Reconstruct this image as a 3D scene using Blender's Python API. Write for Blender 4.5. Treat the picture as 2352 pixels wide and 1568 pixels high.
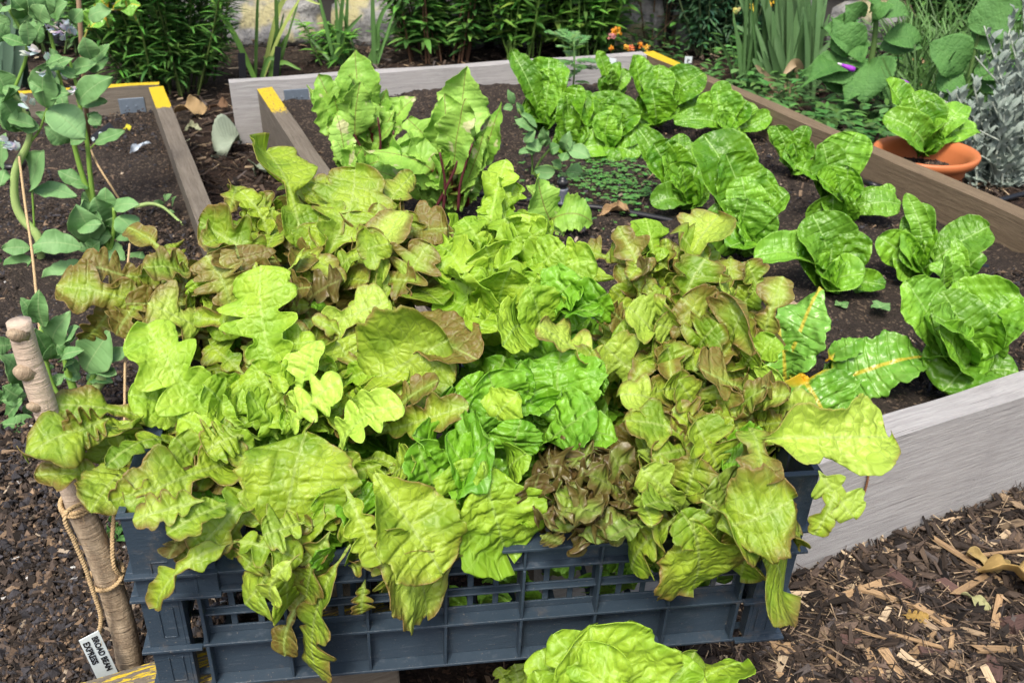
import bpy, math, random
import numpy as np
from mathutils import Vector, Matrix
SC = bpy.context.scene
for o in list(bpy.data.objects): bpy.data.objects.remove(o)

# ---------------------------------------------------------------- camera, sky, sun, exposure
H = 0.9                                   # camera height in metres
PITCH = math.radians(29.4)
FPX, CX, CY = 2134.0, 1176.0, 784.0       # focal length and centre, in a 2352 x 1568 frame
cam = bpy.data.cameras.new('camera'); camo = bpy.data.objects.new('camera', cam)
SC.collection.objects.link(camo); SC.camera = camo
camo.location = (0, 0, H); camo.rotation_euler = (math.pi/2-PITCH, 0, 0)
cam.sensor_width = 36; cam.lens = FPX/2352*36; cam.dof.use_dof = True; cam.dof.focus_distance = .95; cam.dof.aperture_fstop = 15; cam.clip_start = .02; cam.clip_end = 200
SUN_EL, SUN_AZ = 58.0, -168.0              # azimuth measured from +Y (view direction), negative = left
world = bpy.data.worlds.new('World'); SC.world = world; world.use_nodes = True
nt = world.node_tree; nt.nodes.clear()
sky = nt.nodes.new('ShaderNodeTexSky'); sky.sky_type = 'NISHITA'; sky.sun_disc = False
sky.sun_elevation = math.radians(SUN_EL); sky.sun_rotation = math.radians(SUN_AZ)
sky.dust_density = 5.0; sky.air_density = 1.0; sky.ozone_density = 1.0; sky.altitude = 0
bg = nt.nodes.new('ShaderNodeBackground'); bg.inputs['Strength'].default_value = 0.13
wo = nt.nodes.new('ShaderNodeOutputWorld')
nt.links.new(sky.outputs[0], bg.inputs[0]); nt.links.new(bg.outputs[0], wo.inputs[0])
sl = bpy.data.lights.new('sun', 'SUN'); sl.energy = 1.9; sl.angle = math.radians(14); sl.color = (1, .95, .86)
so = bpy.data.objects.new('sun', sl); SC.collection.objects.link(so)
_el, _az = math.radians(SUN_EL), math.radians(SUN_AZ)
_sd = Vector((math.sin(_az)*math.cos(_el), math.cos(_az)*math.cos(_el), math.sin(_el)))
so.rotation_euler = _sd.to_track_quat('Z', 'Y').to_euler()
SC.view_settings.view_transform = 'Standard'; SC.view_settings.look = 'None'
SC.view_settings.gamma = 1; SC.view_settings.exposure = 0.80
SC.cycles.max_bounces = 8; SC.cycles.transparent_max_bounces = 8
SC.cycles.caustics_reflective = False; SC.cycles.caustics_refractive = False

CAMP = np.array([0, 0, H])
def ray(x, y):
    dx = (x-CX)/FPX; dy = -(y-CY)/FPX
    return np.array([dx, math.cos(PITCH)+dy*math.sin(PITCH), -math.sin(PITCH)+dy*math.cos(PITCH)])
def at(x, y, z):
    r = ray(x, y); return CAMP + r*((z-H)/r[2])
def atY(x, y, Y):
    r = ray(x, y); return CAMP + r*(Y/r[1])
def depth(p):
    return p[1]*math.cos(PITCH) - (p[2]-H)*math.sin(PITCH)
HB = 0.19          # height of the bed boards
ZS = 0.115         # soil inside the right bed

# ---------------------------------------------------------------- mesh building
OFF = {}
def vnoise(p, f, seed=0, n=7):
    """cheap smooth noise: a sum of random sine waves; p (N,3)"""
    r = np.random.default_rng(seed+1000)
    k = r.normal(size=(n, 3))*f; ph = r.uniform(0, 6.28, n)
    return np.sin(p@k.T+ph).sum(1)/math.sqrt(n*.5)/1.5
class G:
    def __init__(s): s.v=[]; s.q=[]; s.t=[]; s.n=0; s.lp=[]; s.lc=[]; s.ls=[]; s.qm=[]; s.tm=[]
    def add(s, v, q=None, t=None, lp=None, lc=None, ls=None, mi=0):
        v = np.asarray(v, float); n = len(v)
        if q is not None and len(q): q=np.asarray(q, int)+s.n; s.q.append(q); s.qm.append(np.full(len(q), mi))
        if t is not None and len(t): t=np.asarray(t, int)+s.n; s.t.append(t); s.tm.append(np.full(len(t), mi))
        s.v.append(v); s.n += n
        def full(a):
            if a is None: return np.zeros((n, 3))
            a = np.asarray(a, float)
            return np.broadcast_to(a, (n, 3)) if a.ndim == 1 else a
        s.lp.append(v if lp is None else full(lp)); s.lc.append(full(lc))
        s.ls.append(np.zeros(n) if ls is None else np.broadcast_to(np.asarray(ls, float), (n,)))
    def build(s, name, mats, parent=None, smooth=True, loc=None, thick=0, bevel=0):
        me = bpy.data.meshes.new(name)
        V = np.concatenate(s.v)
        off = np.zeros(3)
        if parent is not None: off = OFF[parent.name]
        elif loc is not None: off = np.asarray(loc, float)
        Vl = V-off
        Q = np.concatenate(s.q) if s.q else np.zeros((0,4), int); T = np.concatenate(s.t) if s.t else np.zeros((0,3), int)
        me.vertices.add(len(V)); me.vertices.foreach_set('co', Vl.astype(np.float32).ravel())
        li = np.concatenate([Q.ravel(), T.ravel()]).astype(np.int32)
        lt = np.concatenate([np.full(len(Q), 4), np.full(len(T), 3)]).astype(np.int32)
        ls = np.concatenate([[0], np.cumsum(lt)[:-1]]).astype(np.int32)
        me.loops.add(len(li)); me.loops.foreach_set('vertex_index', li)
        me.polygons.add(len(lt)); me.polygons.foreach_set('loop_start', ls); me.polygons.foreach_set('loop_total', lt)
        mi = np.concatenate([np.concatenate(s.qm) if s.qm else np.zeros(0), np.concatenate(s.tm) if s.tm else np.zeros(0)]).astype(np.int32)
        me.polygons.foreach_set('material_index', mi)
        me.polygons.foreach_set('use_smooth', np.full(len(lt), bool(smooth)))
        for nm, arr in (('lp', s.lp), ('lc', s.lc)):
            a = me.attributes.new(nm, 'FLOAT_VECTOR', 'POINT'); a.data.foreach_set('vector', np.concatenate(arr).astype(np.float32).ravel())
        a = me.attributes.new('ls', 'FLOAT', 'POINT'); a.data.foreach_set('value', np.concatenate(s.ls).astype(np.float32))
        me.update(); me.validate()
        if not isinstance(mats, (list, tuple)): mats = [mats]
        for m in mats: me.materials.append(m)
        o = bpy.data.objects.new(name, me); SC.collection.objects.link(o)
        if parent is not None: o.parent = parent
        else: o.location = off
        OFF[o.name] = off
        if thick:
            md = o.modifiers.new('s', 'SOLIDIFY'); md.thickness = thick; md.offset = 0
        if bevel:
            md = o.modifiers.new('b', 'BEVEL'); md.width = bevel; md.segments = 2; md.limit_method = 'ANGLE'
        return o
def thing(name, label, cat, loc, group=None):
    o = bpy.data.objects.new(name, None); SC.collection.objects.link(o)
    o.location = tuple(loc); o.empty_display_size = .05; OFF[o.name] = np.asarray(loc, float)
    o['label'] = label; o['category'] = cat
    if group: o['group'] = group
    return o
def tag(o, label, cat, group=None):
    o['label'] = label; o['category'] = cat
    if group: o['group'] = group
    return o
def setting(o, kind='structure', label=None, cat=None):
    o['kind'] = kind
    if label: o['label'] = label
    if cat: o['category'] = cat
    return o
def nrm(a):
    a = np.asarray(a, float); return a/(np.linalg.norm(a)+1e-12)

BQ = np.array([[0,3,2,1],[4,5,6,7],[0,1,5,4],[1,2,6,5],[2,3,7,6],[3,0,4,7]])
def box(g, o, ux, uy, uz, lc=None, mi=0, lp=None):
    """box from corner o with edge vectors ux, uy, uz"""
    o, ux, uy, uz = map(lambda a: np.asarray(a, float), (o, ux, uy, uz))
    v = [o, o+ux, o+ux+uy, o+uy, o+uz, o+ux+uz, o+ux+uy+uz, o+uy+uz]
    g.add(v, BQ, lc=lc, mi=mi, lp=lp)
def catmull(P, k=6):
    P = np.asarray(P, float)
    if len(P) < 3: return np.linspace(P[0], P[-1], k+1)
    Q = np.vstack([2*P[0]-P[1], P, 2*P[-1]-P[-2]]); out = []
    for i in range(1, len(Q)-2):
        for j in range(k):
            t = j/k; a, b, c, d = Q[i-1], Q[i], Q[i+1], Q[i+2]
            out.append(.5*((2*b)+(-a+c)*t+(2*a-5*b+4*c-d)*t*t+(-a+3*b-3*c+d)*t**3))
    out.append(P[-1]); return np.array(out)
def tube(g, P, r, n=8, lc=None, cap=True, smoothk=0, rough=0, seed=0, mi=0):
    if smoothk:
        m0 = len(P); P2 = catmull(P, smoothk)
        if np.ndim(r): r = np.interp(np.linspace(0, 1, len(P2)), np.linspace(0, 1, m0), r)
        P = P2
    P = np.asarray(P, float); m = len(P); r = np.broadcast_to(np.asarray(r, float), (m,))
    T = np.gradient(P, axis=0); T /= np.linalg.norm(T, axis=1)[:, None]+1e-12
    up = np.array([0, 0, 1.]) if abs(T[0][2]) < .9 else np.array([1., 0, 0])
    rows = []; prev = nrm(np.cross(T[0], up))
    L = np.concatenate([[0], np.cumsum(np.linalg.norm(np.diff(P, axis=0), axis=1))])
    a = np.arange(n)*2*math.pi/n; lps = []
    for i in range(m):
        prev = nrm(prev-T[i]*np.dot(prev, T[i])); b = np.cross(T[i], prev)
        rows.append(P[i]+r[i]*(np.cos(a)[:, None]*prev+np.sin(a)[:, None]*b))
        lps.append(np.stack([np.cos(a)*r[i], np.sin(a)*r[i], np.full(n, L[i])], 1))
    v = np.concatenate(rows); lps = np.concatenate(lps)
    if rough:
        c = np.repeat(P, n, 0); d = v-c; v = c+d*(1+rough*vnoise(lps*np.array([1,1,.6]), 120, seed))[:, None]
    i, j = np.meshgrid(np.arange(m-1), np.arange(n), indexing='ij'); jj = (j+1) % n
    q = np.stack([i*n+j, i*n+jj, (i+1)*n+jj, (i+1)*n+j], -1).reshape(-1, 4)
    t = None
    if cap:
        v = np.vstack([v, P[0], P[-1]]); lps = np.vstack([lps, [0, 0, 0], [0, 0, L[-1]]])
        k = np.arange(n); kk = (k+1) % n
        t = np.vstack([np.stack([kk, k, np.full(n, m*n)], 1), np.stack([(m-1)*n+k, (m-1)*n+kk, np.full(n, m*n+1)], 1)])
    g.add(v, q, t, lp=lps, lc=lc, mi=mi)
def lathe(g, c, prof, n=40, lc=None, mi=0):
    prof = np.asarray(prof, float); a = np.arange(n)*2*math.pi/n; m = len(prof)
    v = np.stack([c[0]+prof[:, :1]*np.cos(a), c[1]+prof[:, :1]*np.sin(a), c[2]+np.repeat(prof[:, 1:2], n, 1)], -1).reshape(-1, 3)
    i, j = np.meshgrid(np.arange(m-1), np.arange(n), indexing='ij'); jj = (j+1) % n
    g.add(v, np.stack([i*n+j, i*n+jj, (i+1)*n+jj, (i+1)*n+j], -1).reshape(-1, 4), lc=lc, mi=mi)

# ---------------------------------------------------------------- materials
class NT:
    def __init__(s, name):
        s.m = bpy.data.materials.new(name); s.m.use_nodes = True; s.t = s.m.node_tree; s.t.nodes.clear()
        s.out = s.t.nodes.new('ShaderNodeOutputMaterial')
    def n(s, typ, **kw):
        nd = s.t.nodes.new('ShaderNode'+typ)
        for k, v in kw.items():
            if k.startswith('_'): setattr(nd, k[1:], v)
        return nd
    def set(s, inp, v):
        if isinstance(v, bpy.types.NodeSocket): s.t.links.new(v, inp)
        elif v is not None:
            if inp.type == 'RGBA' and len(v) == 3: v = (*v, 1)
            inp.default_value = v
    def math(s, op, a, b=None, c=None, clamp=False):
        nd = s.n('Math', _operation=op); nd.use_clamp = clamp
        for i, x in enumerate((a, b, c)):
            if x is not None: s.set(nd.inputs[i], x)
        return nd.outputs[0]
    def mix(s, f, a, b, typ='MIX'):
        nd = s.n('Mix', _data_type='RGBA', _blend_type=typ)
        s.set(nd.inputs['Factor'], f); s.set(nd.inputs[6], a); s.set(nd.inputs[7], b); return nd.outputs[2]
    def attr(s, name):
        nd = s.n('Attribute'); nd.attribute_name = name; return nd
    def sep(s, v):
        nd = s.n('SeparateXYZ'); s.set(nd.inputs[0], v); return nd.outputs
    def comb(s, x, y, z):
        nd = s.n('CombineXYZ'); s.set(nd.inputs[0], x); s.set(nd.inputs[1], y); s.set(nd.inputs[2], z); return nd.outputs[0]
    def ss(s, v, a, b, lo=0, hi=1):
        nd = s.n('MapRange', _interpolation_type='SMOOTHSTEP'); s.set(nd.inputs[0], v)
        s.set(nd.inputs[1], a); s.set(nd.inputs[2], b); nd.inputs[3].default_value = lo; nd.inputs[4].default_value = hi
        return nd.outputs[0]
    def noise(s, vec, scale, detail=3, rough=.55, col=False, dist=0):
        nd = s.n('TexNoise'); s.set(nd.inputs['Vector'], vec); nd.inputs['Scale'].default_value = scale
        nd.inputs['Detail'].default_value = detail; nd.inputs['Roughness'].default_value = rough
        nd.inputs['Distortion'].default_value = dist
        return nd.outputs[1 if col else 0]
    def vor(s, vec, scale, feat='F1', out=0):
        nd = s.n('TexVoronoi', _feature=feat); s.set(nd.inputs['Vector'], vec); nd.inputs['Scale'].default_value = scale
        return nd.outputs[out]
    def map(s, vec, sc):
        nd = s.n('Mapping'); s.set(nd.inputs[0], vec); nd.inputs['Scale'].default_value = sc; return nd.outputs[0]
    def bump(s, h, dist, strength=1.0, normal=None):
        nd = s.n('Bump'); s.set(nd.inputs['Height'], h); nd.inputs['Distance'].default_value = dist
        nd.inputs['Strength'].default_value = strength
        if normal is not None: s.set(nd.inputs['Normal'], normal)
        return nd.outputs[0]
    def bsdf(s, col, rough=.6, normal=None, spec=.5, metal=0, **kw):
        b = s.n('BsdfPrincipled'); s.set(b.inputs['Base Color'], col); s.set(b.inputs['Roughness'], rough)
        s.set(b.inputs['Specular IOR Level'], spec); s.set(b.inputs['Metallic'], metal)
        if normal is not None: s.set(b.inputs['Normal'], normal)
        for k, v in kw.items(): s.set(b.inputs[k.replace('_', ' ')], v)
        return b.outputs[0]
    def done(s, sh): s.t.links.new(sh, s.out.inputs[0]); return s.m

def leaf_mat(name, green, lime, under, vein, red=(.17,.07,.028), nveins_w=.07, net=130., netw=.05, bump=.0012, rough=.42,
             trans=.35, tcol=(.45,.62,.05), edge=None, ribw=.0014, rib=None, stalk=None, spec=.35, blist=45., blistd=.0025, patch=0, netc=.20, latc=.26, dark_net=0):
    """leaf surface: lp=(x m, y m, t -1..1), lc=(redness, paleness, vein coordinate), ls=s along the leaf"""
    M = NT(name)
    lp = M.attr('lp').outputs['Vector']; lc = M.attr('lc').outputs['Vector']; s = M.attr('ls').outputs['Fac']
    x, y, t = M.sep(lp); rd, pl, vc = M.sep(lc)
    at_ = M.math('ABSOLUTE', t); ax = M.math('ABSOLUTE', x)
    P = M.comb(x, y, M.math('MULTIPLY', M.math('FLOOR', M.math('DIVIDE', vc, 100.)), .37))
    nz = M.noise(P, 28, 4, .6); nz2 = M.noise(P, 90, 3, .6); nzl = M.noise(P, 9, 2)
    # lateral veins
    side = M.math('GREATER_THAN', t, 0)
    f = M.math('FRACT', M.math('ADD', M.math('ADD', vc, M.math('MULTIPLY', side, .45)), M.math('ADD', M.math('MULTIPLY', nzl, 1.6), M.math('MULTIPLY', nz, .5))))
    d = M.math('ABSOLUTE', M.math('SUBTRACT', f, .5))
    wv = M.math('SUBTRACT', nveins_w*1.3, M.math('MULTIPLY', at_, nveins_w))
    lat = M.ss(d, 0.0, wv, 1, 0)
    # net veins
    Pd = M.n('VectorMath', _operation='ADD'); M.set(Pd.inputs[0], P)
    sc = M.n('VectorMath', _operation='SCALE'); M.set(sc.inputs[0], M.noise(P, 60, 2, .5, col=True)); sc.inputs['Scale'].default_value = .006
    M.set(Pd.inputs[1], sc.outputs[0])
    vd = M.vor(Pd.outputs[0], net, 'DISTANCE_TO_EDGE')
    netv = M.ss(vd, 0.0, netw*2.2, 1, 0)
    fine = M.ss(vd, 0.0, netw*.9, 1, 0)
    ribm = M.ss(ax, ribw*.55, M.math('MULTIPLY', ribw, M.math('SUBTRACT', 1.9, s)), 1, 0)
    # colours
    c = M.mix(M.ss(M.math('ADD', M.math('MULTIPLY', nz, .6), M.math('MULTIPLY', nzl, .4)), .38, .60), green, lime)
    c = M.mix(pl, c, tuple(min(1, v*1.25+.06) for v in lime))
    if red is not None:
        rm = M.math('ADD', M.math('MULTIPLY', M.math('POWER', at_, 1.6), .38), M.math('ADD', M.math('MULTIPLY', nz, .75), M.math('MULTIPLY', s, .22)))
        thr = M.math('SUBTRACT', 1.19, M.math('MULTIPLY', rd, 1.15))
        rmask = M.ss(rm, M.math('SUBTRACT', thr, .12), M.math('ADD', thr, .30))
        rmask = M.math('MULTIPLY', rmask, M.math('SUBTRACT', .9, M.math('MULTIPLY', nz2, .22)))
        c = M.mix(rmask, c, red)
    elif stalk is None: c = M.mix(M.math('MULTIPLY', rd, .55), c, tuple(v*.6 for v in green))
    if patch:   # bleached, leaf-miner damaged patches
        pm = M.ss(M.noise(P, 16, 3, .6), .66-patch*.1, .70-patch*.1)
        c = M.mix(M.math('MULTIPLY', pm, .85), c, (.62, .60, .33))
    c = M.mix(M.math('MULTIPLY', netv, netc), c, vein)
    if dark_net: c = M.mix(M.math('MULTIPLY', M.math('MULTIPLY', fine, M.ss(nz, .3, .6)), dark_net), c, tuple(v*.35 for v in green))
    c = M.mix(M.math('MULTIPLY', lat, latc), c, vein)
    c = M.mix(M.math('MULTIPLY', ribm, .6 if rib is None else .8), c, rib if rib else vein)
    if edge is not None: c = M.mix(M.math('MULTIPLY', M.ss(at_, .90, 1.0, 0, .6), M.ss(nz, .40, .62)), c, edge)
    if stalk is not None: c = M.mix(M.ss(M.math('SUBTRACT', s, rd), -.04, .05, 1, 0), c, stalk[1])
    back = M.n('NewGeometry').outputs['Backfacing']
    cu = M.mix(.62, c, under)
    cu = M.mix(M.math('MULTIPLY', M.math('MAXIMUM', netv, lat), .25), cu, vein)
    c = M.mix(back, c, cu)
    # relief
    cells = M.ss(vd, 0, .35)
    bl = M.vor(P, blist, 'SMOOTH_F1')
    h = M.math('ADD', M.math('MULTIPLY', cells, .45), M.math('MULTIPLY', nz2, .5))
    h = M.math('SUBTRACT', h, M.math('MULTIPLY', M.ss(d, 0.0, .22, 1, 0), .45))
    n1 = M.bump(M.math('SUBTRACT', 1, bl), blistd, .9)
    n2 = M.bump(h, bump, .9, n1)
    pb = M.bsdf(c, M.math('ADD', rough-.06, M.math('MULTIPLY', nz2, .2)), n2, spec)
    tr = M.n('BsdfTranslucent'); M.set(tr.inputs[0], M.mix(.9, c, M.mix(.35, c, tcol), 'MIX')); M.set(tr.inputs['Normal'], n2)
    mx = M.n('MixShader'); mx.inputs[0].default_value = trans
    M.t.links.new(pb, mx.inputs[1]); M.t.links.new(tr.outputs[0], mx.inputs[2])
    return M.done(mx.outputs[0])

def colmat(name, rough=.85, bumpd=.0, scale=200., spec=.3, var=.25, grain=False, trans=0):
    """material whose colour is stored per piece in lc"""
    M = NT(name); lc = M.attr('lc').outputs['Vector']; lp = M.attr('lp').outputs['Vector']
    nz = M.noise(M.map(lp, (1, 1, .08)) if grain else lp, scale, 3, .6)
    k = M.math('ADD', 1-var, M.math('MULTIPLY', nz, 2*var))
    sc = M.n('VectorMath', _operation='SCALE'); M.set(sc.inputs[0], lc); M.set(sc.inputs['Scale'], k)
    nn = M.bump(nz, bumpd) if bumpd else None
    sh = M.bsdf(sc.outputs[0], rough, nn, spec)
    if trans:
        tr = M.n('BsdfTranslucent'); M.set(tr.inputs[0], sc.outputs[0])
        mx = M.n('MixShader'); mx.inputs[0].default_value = trans
        M.t.links.new(sh, mx.inputs[1]); M.t.links.new(tr.outputs[0], mx.inputs[2]); sh = mx.outputs[0]
    return M.done(sh)

MAT = {}
MAT['oak'] = leaf_mat('lettuce_leaf', (.15,.29,.012), (.37,.52,.035), (.34,.46,.18), (.42,.55,.14), red=(.175,.075,.030), net=125, netc=.14, dark_net=.42, bump=.0018, blist=55, blistd=.0035, rough=.42, spec=.5, edge=(.30,.17,.07), trans=.30)
MAT['lime'] = leaf_mat('lime_lettuce_leaf', (.20,.40,.016), (.37,.56,.036), (.40,.60,.15), (.46,.68,.14), red=(.3,.3,.03), net=130, netc=.16, dark_net=.25, bump=.0018, blist=60, blistd=.004, rough=.42, spec=.45, trans=.30, tcol=(.5,.75,.04))
MAT['butter'] = leaf_mat('butterhead_leaf', (.11,.32,.012), (.22,.50,.022), (.27,.48,.11), (.3,.5,.1), red=None, net=90, bump=.003, blist=50, blistd=.006, rough=.36, spec=.5, trans=.28, tcol=(.35,.65,.03))
MAT['dark'] = leaf_mat('dark_red_lettuce_leaf', (.10,.16,.02), (.22,.34,.035), (.17,.22,.10), (.24,.28,.08), red=(.10,.035,.02), net=90, bump=.0022, blist=50, blistd=.004, rough=.36, spec=.5, trans=.2)
MAT['rom'] = leaf_mat('romaine_leaf', (.075,.245,.008), (.20,.45,.018), (.24,.46,.08), (.36,.60,.13), red=None, net=75, netw=.06, nveins_w=.06, bump=.0022, blist=60, blistd=.0055, rough=.33, spec=.5, trans=.26, tcol=(.40,.68,.02), netc=.04, latc=.13, edge=(.27,.53,.05), ribw=.0017, rib=(.33,.56,.14))
MAT['beet'] = leaf_mat('beet_leaf', (.15,.36,.03), (.30,.54,.07), (.26,.44,.12), (.22,.36,.09), red=None, net=70, bump=.0015, blist=40, blistd=.004, rough=.42, trans=.25, tcol=(.32,.55,.06), ribw=.0010, rib=(.20,.07,.05), stalk=(.42, (.13,.012,.02)), patch=.45, edge=(.30,.50,.06))
MAT['chard'] = leaf_mat('chard_leaf', (.10,.29,.02), (.17,.42,.035), (.2,.4,.1), (.34,.52,.14), red=None, net=40, netw=.05, bump=.003, blist=42, blistd=.009, rough=.28, spec=.55, trans=.22, tcol=(.3,.6,.05), ribw=.003, rib=(.62,.50,.05), stalk=(.2, (.75,.42,.02)))
MAT['bean'] = leaf_mat('bean_leaf', (.12,.29,.085), (.20,.40,.14), (.2,.36,.16), (.24,.42,.16), red=None, net=60, netw=.03, nveins_w=.035, bump=.0006, blist=30, blistd=.001, rough=.5, spec=.3, trans=.25, tcol=(.22,.5,.08), ribw=.0010, rib=(.3,.48,.2), edge=(.3,.42,.18))
MAT['fox'] = leaf_mat('hairy_leaf', (.055,.17,.035), (.09,.24,.05), (.12,.26,.08), (.13,.28,.08), red=None, net=90, netw=.08, bump=.002, blist=60, blistd=.003, rough=.6, spec=.2, trans=.2, tcol=(.12,.3,.04), ribw=.0015)
MAT['silver'] = leaf_mat('silver_leaf', (.20,.26,.22), (.29,.35,.31), (.31,.36,.33), (.33,.38,.34), red=None, net=90, bump=.0004, blist=60, blistd=.0006, rough=.75, spec=.15, trans=.15, tcol=(.4,.46,.36), ribw=.0012)
MAT['petal'] = colmat('petal', .5, trans=.3, var=.1)
MAT['foliage'] = colmat('foliage', .45, .0006, 300, .35, .25, trans=.22)
MAT['stem'] = colmat('stem', .5, .0004, 300, .35, .15)
MAT['chip'] = colmat('chip', .8, .002, 520, .25, .62, grain=True)
MAT['crumb'] = colmat('crumb', .9, .001, 400, .2, .35)
MAT['dry'] = colmat('dry_leaf', .7, .0012, 150, .2, .25, trans=.15)

def wood(name, base, dark, light, moss=.0):
    """weathered board; lp = (along, across, third) metres"""
    M = NT(name); lp = M.attr('lp').outputs['Vector']
    g1 = M.noise(M.map(lp, (1.0, 18, 18)), 9, 6, .68, dist=.35)
    g2 = M.noise(M.map(lp, (3, 130, 130)), 9, 3, .6)
    big = M.noise(lp, 7, 4, .6)
    c = M.mix(M.ss(g1, .25, .75), tuple(.45*a+.55*b for a, b in zip(dark, base)), light); c = M.mix(M.ss(big, .3, .7, 0, .5), c, base)
    c = M.mix(M.ss(g2, .52, .68, 0, .4), c, dark)
    c = M.mix(M.ss(M.noise(lp, 60, 5, .7), .62, .72, 0, .45), c, tuple(v*.45 for v in dark))
    ck = M.noise(M.map(lp, (.8, 60, 60)), 7, 3, .5, dist=.3); c = M.mix(M.ss(ck, .66, .70, 0, .8), c, tuple(v*.35 for v in dark))
    kn = M.vor(M.map(lp, (1, 2.2, 1.5)), 2.6); c = M.mix(M.ss(kn, .035, .075, .8, 0), c, tuple(v*.55 for v in dark)); c = M.mix(M.ss(kn, .075, .13, .35, 0), c, dark)
    st = M.noise(M.map(lp, (1, .6, .6)), 5, 5, .7); c = M.mix(M.ss(st, .55, .72, 0, .4), c, tuple(v*.7 for v in base))
    x, y, z = M.sep(M.attr('lc').outputs['Vector'])     # paint amount in lc.x
    pn = M.noise(M.map(lp, (1, 6, 6)), 40, 4, .7)
    pm = M.ss(M.math('SUBTRACT', M.math('MULTIPLY', x, 1.25), pn), .0, .06)
    c = M.mix(pm, c, (.62, .45, .03))
    h = M.math('ADD', g1, M.math('MULTIPLY', g2, .6))
    return M.done(M.bsdf(c, M.math('SUBTRACT', .85, M.math('MULTIPLY', pm, .35)), M.bump(h, .0022, .8), .25))
MAT['wood_brown'] = wood('weathered_brown_wood', (.165,.12,.075), (.085,.062,.042), (.235,.18,.115))
MAT['wood_grey'] = wood('weathered_grey_wood', (.355,.345,.34), (.21,.20,.195), (.45,.445,.44))
MAT['wood_old'] = wood('old_wood', (.15,.128,.10), (.07,.058,.046), (.235,.205,.165))

M = NT('crate_plastic'); lp = M.attr('lp').outputs['Vector']
nz = M.noise(lp, 14, 5, .7); n2 = M.noise(lp, 700, 2); sc_ = M.noise(M.map(lp, (1, 1, 5)), 50, 4, .75)
c = M.mix(nz, (.025,.042,.062), (.042,.064,.090)); c = M.mix(M.ss(sc_, .56, .72, 0, .45), c, (.12,.14,.165)); c = M.mix(M.ss(M.noise(lp, 22, 6, .75), .56, .70, 0, .35), c, (.16,.13,.10))
c = M.mix(M.ss(M.noise(lp, 420, 2), .68, .74, 0, .5), c, (.30,.27,.22))
MAT['plastic'] = M.done(M.bsdf(c, M.math('ADD', .28, M.math('MULTIPLY', nz, .25)), M.bump(M.math('ADD', n2, M.math('MULTIPLY', sc_, 2)), .0003), .5))
def plain(name, col, rough=.5, spec=.5, metal=0, nz=0, scale=60, bd=0):
    M = NT(name); lp = M.attr('lp').outputs['Vector']; v = M.noise(lp, scale, 4, .6)
    c = M.mix(v, tuple(x*(1-nz) for x in col), tuple(min(1, x*(1+nz)) for x in col))
    return M.done(M.bsdf(c, rough, M.bump(v, bd) if bd else None, spec, metal))
MAT['terracotta'] = plain('terracotta_plastic', (.52,.165,.06), .45, .4, nz=.12, scale=12)
MAT['black_plastic'] = plain('black_plastic', (.012,.013,.016), .35, nz=.2)
MAT['grey_plastic'] = plain('grey_plastic', (.12,.135,.17), .45, nz=.1)
MAT['white_plastic'] = plain('white_plastic', (.62,.70,.72), .45, nz=.05, scale=40)
MAT['ink'] = plain('ink', (.01,.01,.012), .5)
MAT['chalk_ink'] = plain('chalk_ink', (.6,.75,.72), .6)
MAT['metal'] = plain('zinc_bracket', (.20,.25,.31), .45, .5, .5, nz=.2, scale=80)
MAT['twine'] = plain('jute_twine', (.52,.38,.21), .9, .1, nz=.35, scale=500, bd=.001)
MAT['brown_string'] = plain('brown_string', (.20,.10,.055), .9, .1, nz=.35, scale=500, bd=.001)
M = NT('hazel_bark'); lp = M.attr('lp').outputs['Vector']
a = M.noise(M.map(lp, (1, 1, .45)), 60, 5, .65); b = M.noise(M.map(lp, (.35, .35, 3.2)), 90, 4, .7); zz = M.sep(lp)[2]
c = M.mix(M.ss(a, .3, .7), (.26,.19,.125), (.50,.40,.28)); c = M.mix(M.ss(b, .60, .70, 0, .6), c, (.045,.03,.02))
c = M.mix(M.ss(M.math('ADD', zz, M.math('MULTIPLY', a, .1)), .28, .36), c, M.mix(a, (.42,.32,.24), (.66,.54,.43)))
MAT['bark'] = M.done(M.bsdf(c, .75, M.bump(M.math('ADD', a, b), .003), .25))
def soilmat(name, c1, c2, c3):
    M = NT(name); P = M.n('TexCoord').outputs['Object']
    v = M.vor(P, 210, 'F1', 1); n = M.noise(P, 80, 6, .75); e = M.vor(P, 210, 'F1', 0)
    r = M.sep(v)[0]
    c = M.mix(n, c1, c2); c = M.mix(M.ss(r, .86, .9, 0, .8), c, c3)
    h = M.math('ADD', M.math('MULTIPLY', n, 1.4), M.math('MULTIPLY', e, -.8))
    return M.done(M.bsdf(c, .92, M.bump(h, .006), .2))
MAT['soil'] = soilmat('dark_soil', (.016,.013,.011), (.070,.054,.044), (.16,.12,.085))
MAT['mulch'] = soilmat('bark_mulch_base', (.012,.008,.006), (.05,.032,.024), (.10,.06,.04))
M = NT('rough_stone'); P = M.attr('lp').outputs['Vector']
n = M.noise(P, 10, 6, .65); m = M.noise(P, 4.5, 3); k = M.noise(P, 60, 4)
c = M.mix(M.ss(n, .3, .7), (.16,.165,.175), (.38,.38,.37)); c = M.mix(M.ss(m, .52, .62, 0, .75), c, (.46,.42,.20)); c = M.mix(M.ss(k, .5, .7, 0, .4), c, (.07,.07,.075))
MAT['stone'] = M.done(M.bsdf(c, .85, M.bump(M.math('ADD', n, M.math('MULTIPLY', k, .4)), .02), .25))
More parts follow.
